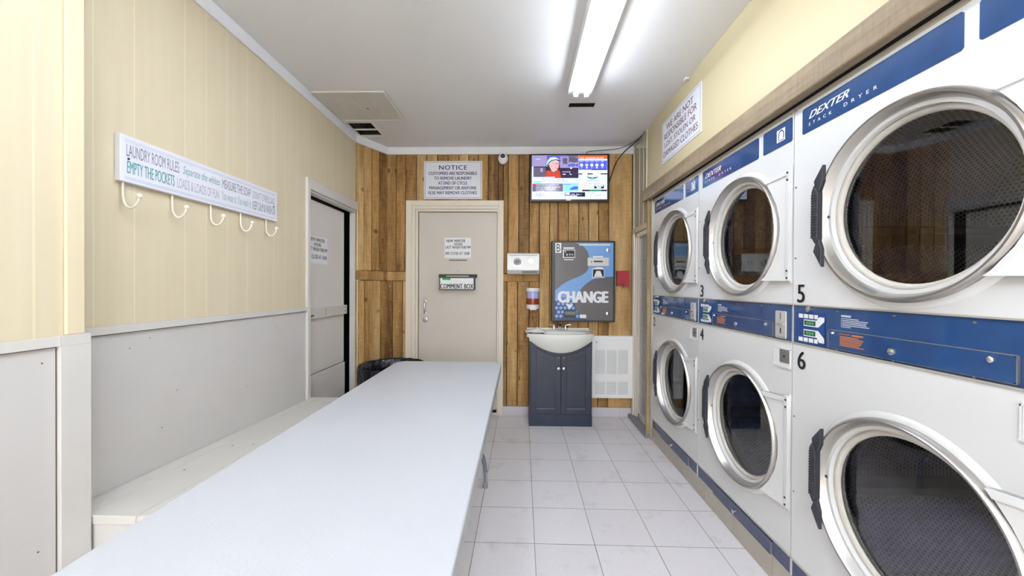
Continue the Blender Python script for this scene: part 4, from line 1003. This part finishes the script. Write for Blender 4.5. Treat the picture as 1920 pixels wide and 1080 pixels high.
# basin
mb = MB(); nx, ny = 40, 26; pts = []; xa, xb = .074, .696; ym = 3.732
def yfront(x):
    u = (x-(xa+xb)/2)/((xb-xa)/2); return 3.462-.075*max(0, 1-u*u)**.8
for j in range(ny+1):
    for i in range(nx+1):
        x = xa+(xb-xa)*i/nx; yf_ = yfront(x); y = yf_+(ym-yf_)*j/ny
        ex = (x-.385)/.235; ey = (y-3.545)/.105
        d2 = ex*ex+ey*ey; dep = .085*max(0, 1-d2)**.55 if d2 < 1 else 0
        z = .858-dep + (.010 if d2 > 1 else 0)*min(1, (d2-1)*3) + (.012 if y > 3.70 else 0)
        pts.append((x, y, z))
fs = [(j*(nx+1)+i, j*(nx+1)+i+1, (j+1)*(nx+1)+i+1, (j+1)*(nx+1)+i) for j in range(ny) for i in range(nx)]
mb.add(pts, fs)
# front apron bulging down to the arch
pr = []; mz = 8
for i in range(nx+1):
    x = xa+(xb-xa)*i/nx; yF = yfront(x); zt_ = .868; xc = min(max(x, x0+.003), x1-.003); zb_ = zarc(xc)+.002
    for j in range(mz+1):
        u = j/mz; zz = zt_-.006*u-(zt_-.006-zb_)*u**1.0; yy = yF+(3.474-yF)*(u**1.6)
        pr.append((x+(xc-x)*u, yy, zz))
mb.add(pr, [(i*(mz+1)+j, (i+1)*(mz+1)+j, (i+1)*(mz+1)+j+1, i*(mz+1)+j+1) for i in range(nx) for j in range(mz)])
mb.fr().box(xa, xa+.003, 3.470, ym, .845, .868); mb.box(xb-.003, xb, 3.470, ym, .845, .868); mb.box(xa, xb, ym, ym+.006, .80, .892)
mb.box(xa+.02, xb-.02, 3.475, ym, .796, .800)
mb.build('basin', M_ceram, t, smooth=50)
mb = MB(); mb.fr((0, 3.455, 0), (1, 0, 0), (0, 0, 1), (0, -1, 0)); mb.fr(); sphere(mb, (.365, 3.618, .832), .010, 12, 8, (1.3, .4, .7)); mb.build('overflow_hole', M_ink, t, smooth=60)
fa = MB(); fa.box(.325, .475, 3.675, 3.715, .868, .884); fc = fa.build('faucet', M_chrome, t, bevel=.006, seg=3)
mb = MB(); mb.tube(cat_rom([(.40, 3.695, .88), (.40, 3.69, .915), (.40, 3.665, .925), (.40, 3.625, .915), (.40, 3.605, .900)]), .013, 12); mb.lathe(.40, 3.695, [(.022, .884), (.020, .905), (.014, .925), (.010, .935), (.0, .937)], 18); mb.build('spout', M_chrome, fc, smooth=60)
for x, s_ in ((.342, -1), (.458, 1)):
    mb = MB(); mb.lathe(x, 3.695, [(.018, .884), (.018, .900), (.010, .915), (.012, .930), (.0, .934)], 16); mb.tube([(x, 3.695, .925), (x+s_*.05, 3.69, .930)], .006); mb.build('tap_handle', M_chrome, fc, smooth=50)
# white cloth on the sink corner
mb = MB(); pts = []; n = 22; random.seed(11)
for j in range(n+1):
    for i in range(n+1):
        u, v_ = i/n, j/n; x = .062+.185*u; y = 3.465+.21*v_
        h = .030*math.sin(PI*u)*math.sin(PI*v_)+.007*math.sin(9*u+3*v_)*math.sin(PI*u)+.005*math.sin(14*v_-5*u)*math.sin(PI*v_)
        pts.append((x+.006*math.sin(12*v_), y+.006*math.sin(10*u), .876+max(0, h)+.004))
mb.add(pts, [(j*(n+1)+i, j*(n+1)+i+1, (j+1)*(n+1)+i+1, (j+1)*(n+1)+i) for j in range(n) for i in range(n)])
o = mb.build('crumpled_cloth', M_paper, smooth=80); sm = o.modifiers.new('s', 'SOLIDIFY'); sm.thickness = .004
tag(o, 'crumpled white cloth lying on the corner of the sink nearest the soap dispenser', 'cloth')

# ================================================================== NOTICES AND BOX ON DOORS
def note(name, label, frame, u0, u1, v0, v1, tilt=0):
    t = thing(name, label, 'paper notice', tuple(frame.P((u0+u1)/2, v0, 0)), group=None)
    f = frame; W = u1-u0; Hh = v1-v0
    f.box(u0, u1, v0, v1, 0, .0012); f.build('sheet', M_paper, t)
    return t, W, Hh
f = back(YB+.028)
t, W, Hh = note('paper_notice', 'handwritten white paper notice above the comment box on the back door', f, -.770, -.497, 1.594, 1.800)
mb = back(YB+.0265)
for s2, a, b, z0, z1 in (('NEW WINTER', .07, .78, .78, .92), ('HOURS', .36, .68, .62, .75), ('LAST WASH 9:00 PM', .02, .98, .46, .60), ('WE CLOSE AT 10:00', .03, .94, .16, .30)):
    mb = back(YB+.0265); mb.text(s2, -.770+W*a, -.770+W*b, 1.594+Hh*z0, 1.594+Hh*z1, 0, bold=.03, shear=.12); mb.build('handwritten_line', M_ink, t, recalc=False)
f = left(-1.604); t, W, Hh = note('paper_notice', 'handwritten white paper notice taped to the grey barred door', f, 2.755, 3.060, 1.482, 1.697)
mb = left(-1.6025)
for s2, a, b, z0, z1 in (('NEW WINTER', .12, .85, .80, .93), ('HOURS', .33, .68, .63, .76), ('LAST WASH 9:00 PM', .02, .98, .45, .59), ('WE CLOSE AT 10:00', .03, .96, .17, .31)):
    mb = left(-1.6025); mb.text(s2, 2.755+W*a, 2.755+W*b, 1.482+Hh*z0, 1.482+Hh*z1, 0, bold=.03, shear=.12); mb.build('handwritten_line', M_ink, t, recalc=False)
t = thing('comment_box', 'black-edged box lettered COMMENT BOX on the back door', 'comment box', (-.628, YB+.03, 1.27))
mb = back(YB+.0295); mb.box(-.806, -.452, 1.270, 1.395, 0, .075); mb.build('box_body', M_black, t, bevel=.003)
mb = back(YB+.0295); mb.add([(-.806, 1.396, .078), (-.452, 1.396, .078), (-.437, 1.428, .0), (-.820, 1.428, .0), (-.820, 1.420, .0), (-.437, 1.420, .0)], [(0, 1, 2, 3), (0, 4, 5, 1)]); mb.box(-.825, -.433, 1.392, 1.428, 0, .012); mb.box(-.812, -.446, 1.392, 1.400, 0, .084); mb.build('lid', mat('dark brown plastic', (54, 46, 44), .35), t)
mb = back(YB+.0295-.088); mb.box(-.735, -.51, 1.403, 1.412, -.03, .0); mb.build('lid_slot', M_lgrey, t)
mb = back(YB+.0295-.0755); mb.mi = 0; mb.box(-.796, -.462, 1.278, 1.388, 0, .001); mb.mi = 1; mb.rect(-.776, -.694, 1.368, 1.388, .0015)
mb.mi = 2; mb.text('COMMENT BOX', -.795, -.463, 1.283, 1.330, .0016, bold=.045, space=1.1)
mb.build('front_label', [M_paper, mat('green sticker', (40, 170, 92), .5), M_ink], t)

# ================================================================== HOOK RACK
t = thing('hook_rack', 'white laundry rules board with five ivory coat hooks on the cream panelled wall', 'hook rack', (XL, 1.82, 1.70))
HX = XL+.024
mb = left(); mb.box(1.368, 2.272, 1.703, 1.882, .001, .024); mb.build('board', mat('rack white', (230, 230, 240), .45), t, bevel=.002)
mb = left(HX); hz = .0006
def HT(s2, a, b, z0, z1, m, **k): mb.mi = m; mb.text(s2, a, b, z0, z1, hz, **k)
for z in (1.866, 1.859, 1.722, 1.716): mb.mi = 2; mb.rect(1.384, 2.256, z-.0012, z, hz)
HT('LAUNDRY ROOM RULES:', 1.390, 1.612, 1.802, 1.850, 0); HT('Separate the whites', 1.628, 1.832, 1.795, 1.843, 1, shear=.3); HT('MEASURE THE SOAP', 1.848, 2.045, 1.800, 1.846, 0); HT("DON'T OVERLOAD", 2.062, 2.248, 1.800, 1.843, 3)
HT('EMPTY THE POCKETS', 1.392, 1.588, 1.738, 1.786, 1, bold=.012); HT('LOADS & LOADS OF FUN', 1.600, 1.826, 1.738, 1.782, 3); HT('You wear it. You wash it.', 1.845, 2.048, 1.742, 1.785, 4, shear=.3); HT('KEEP CALM & WASH ON', 2.060, 2.252, 1.738, 1.786, 0)
mb.build('lettering', [mat('grey print', (128, 126, 142), .5), mat('teal print', (104, 162, 168), .5), mat('blue line print', (140, 160, 188), .5), mat('light grey print', (170, 168, 184), .5), mat('pale teal print', (150, 178, 190), .5)], t, recalc=False)
mb = left(HX)
mb.cyl(1.397, 1.793, .004, 0, .003, 10); mb.cyl(2.240, 1.790, .004, 0, .003, 10); mb.build_each('screw', M_black, t)
for y in (1.394, 1.596, 1.798, 1.993, 2.196):
    y -= .004
    mb = left(); mb.tube([(p[0], p[1], p[2]) for p in cat_rom([(y, 1.715, .010), (y, 1.66, .010), (y+.001, 1.625, .014), (y+.003, 1.606, .030), (y+.003, 1.608, .050), (y+.003, 1.628, .066), (y+.003, 1.645, .070)], 5)], .0042, 8)
    h = mb.build('hook', M_cream if 0 else mat('ivory hook paint', (236, 230, 214), .35), t, smooth=60)
    mb = MB(); sphere(mb, (XL+.071, y+.003, 1.650), .0095, 12, 8); mb.build('hook_ball', MATS['ivory hook paint'], h, smooth=60)

# responsibility sign on the right wall
t = thing('disclaimer_sign', 'white sign with brown capitals about lost clothes, above the wooden beam', 'sign', (XR-.010, 2.64, 2.27))
XS = XR-.0100
mb = rightr(XS); mb.box(-2.958, -2.325, 2.272, 2.590, 0, .005); mb.build('sign_board', M_signw, t, bevel=.002)
mb = rightr(XS); h_ = .0056
for b in ((-2.943, -2.338, 2.285, 2.2875), (-2.943, -2.338, 2.5755, 2.578), (-2.943, -2.9405, 2.285, 2.578), (-2.3405, -2.338, 2.285, 2.578)): mb.rect(*b, h_)
for s2, a, b, z in (('WE ARE NOT', -2.870, -2.432, 2.506), ('RESPONSIBLE FOR', -2.912, -2.385, 2.443), ('LOST, STOLEN OR', -2.905, -2.400, 2.376), ('DAMAGED CLOTHES', -2.925, -2.368, 2.312)):
    mb.text(s2, a, b, z, z+.046, h_, bold=.02)
mb.build('lettering', M_brown, t, recalc=False)

# ================================================================== CEILING ITEMS
M_tube4 = mat('added bench fill tube', (255, 255, 255), .3, emit=15.0); M_tube4.node_tree.nodes['Principled BSDF'].inputs['Emission Color'].default_value = (.85, .95, 1.09, 1)  # tubes of the unseen fill light added on the bench side
def fixture(name, label, x0, x1, ya, yb, group, tm=None):
    t = thing(name, label, 'ceiling light', ((x0+x1)/2, (ya+yb)/2, ZC), group=group)
    mb = MB().fr((0, 0, 0), (1, 0, 0), (0, 0, 1), (0, 1, 0))
    mb.prism([(x0, ZC-.001), (x0+.004, ZC-.058), (x1-.010, ZC-.058), (x1, ZC-.012), (x1, ZC-.001)], ya, yb); mb.build('housing', M_crown, t, bevel=.002)
    for xx in (x0+.052, x0+.125):
        ln = yb-.06; k = 0; a = ln
        while a-1.19 > ya:
            mb = MB().fr((0, 0, 0), (1, 0, 0), (0, 0, 1), (0, 1, 0)); mb.cyl(xx, ZC-.090, .0165, a-1.18, a, 16)
            tb = mb.build('tube', tm or (M_tube3 if a > 2 else M_tube), t, smooth=50)
            mb = MB().fr((0, 0, 0), (1, 0, 0), (0, 0, 1), (0, 1, 0)); mb.box(xx-.014, xx+.014, ZC-.108, ZC-.056, a+.001, a+.016); mb.box(xx-.014, xx+.014, ZC-.108, ZC-.056, a-1.197, a-1.182)
            mb.build('lamp_holder', M_whiteP, t, bevel=.002)
            a -= 1.225
    return t
fixture('fluorescent_light', 'long twin-tube fluorescent light on the ceiling above the aisle', .325, .505, .12, 2.60, 'ceiling fluorescent lights')
fixture('fluorescent_light', 'unseen twin-tube fill light added past the aisle light, away from the plank wall', .0, .18, -2.6, -.12, 'ceiling fluorescent lights', M_tube2)  # fill light added out of view to brighten the room
for x_, y_, lb in ((-.62, 1.55, 'over the near end of the bench side'), (.33, -3.1, 'at the rear wall on the dryer side'), (-.75, -3.1, 'at the rear wall on the bench side')):
    fixture('fluorescent_light', 'unseen twin-tube fill light added '+lb, x_, x_+.18, y_-2.48, y_, 'ceiling fluorescent lights', M_tube4 if y_ > 0 else M_tube2)  # more fill lights added out of view to even the lighting
# hatch
t = thing('ceiling_hatch', 'square painted ceiling hatch panel beside the crown board', 'ceiling hatch', (-1.25, 2.88, ZC))
mb = MB(); mb.box(-1.512, -.980, 2.645, 3.105, ZC-.008, ZC-.0005); mb.build('hatch_panel', mat('hatch paint', (204, 199, 190), .45, noise=.02), t, bevel=.002)
mb = MB(); mb.box(-1.512, -.9905, 2.64, 2.655, ZC-.016, ZC-.0085); mb.box(-.990, -.972, 2.64, 3.108, ZC-.016, ZC-.0085); mb.box(-1.512, -.9905, 3.095, 3.108, ZC-.014, ZC-.0085)
mb.build('hatch_frame', mat('hatch trim paint', (218, 214, 206), .4), t, bevel=.002)
mb = MB()
for x in (-1.40, -1.26, -1.12): mb.box(x-.004, x+.004, 2.655, 3.095, ZC-.0115, ZC-.007)
mb.build('hatch_rib', MATS['hatch paint'], t, bevel=.001)
mb = MB(); mb.fr((0, 0, ZC-.008), (1, 0, 0), (0, 1, 0), (0, 0, -1)); mb.cyl(-1.20, 2.90, .007, 0, .002, 10); mb.build('latch_hole', M_ink, t)
# vent frame
t = thing('ceiling_vent', 'open ceiling vent frame next to the hatch, near the plank corner', 'vent', (-1.39, 3.31, ZC))
mb = MB(); z0, z1 = ZC-.006, ZC-.0005
mb.box(-1.2845, -1.255, 3.12, 3.50, z0, z1); mb.box(-1.512, -1.2855, 3.12, 3.168, z0, z1); mb.box(-1.4975, -1.2860, 3.300, 3.318, ZC-.005, ZC+.005); mb.box(-1.512, -1.2855, 3.4555, 3.470, z0, z1); mb.box(-1.512, -1.4985, 3.1685, 3.455, z0, z1)
mb.build('vent_frame', M_ceil, t, bevel=.002)
mb = MB(); mb.box(1.095, 1.122, 2.49, 2.53, ZC-.018, ZC-.001); tag(mb.build('plaster_lump', M_ceil, bevel=.006, seg=3), 'small peeling plaster lump where the ceiling meets the cream wall above the dryers', 'plaster')
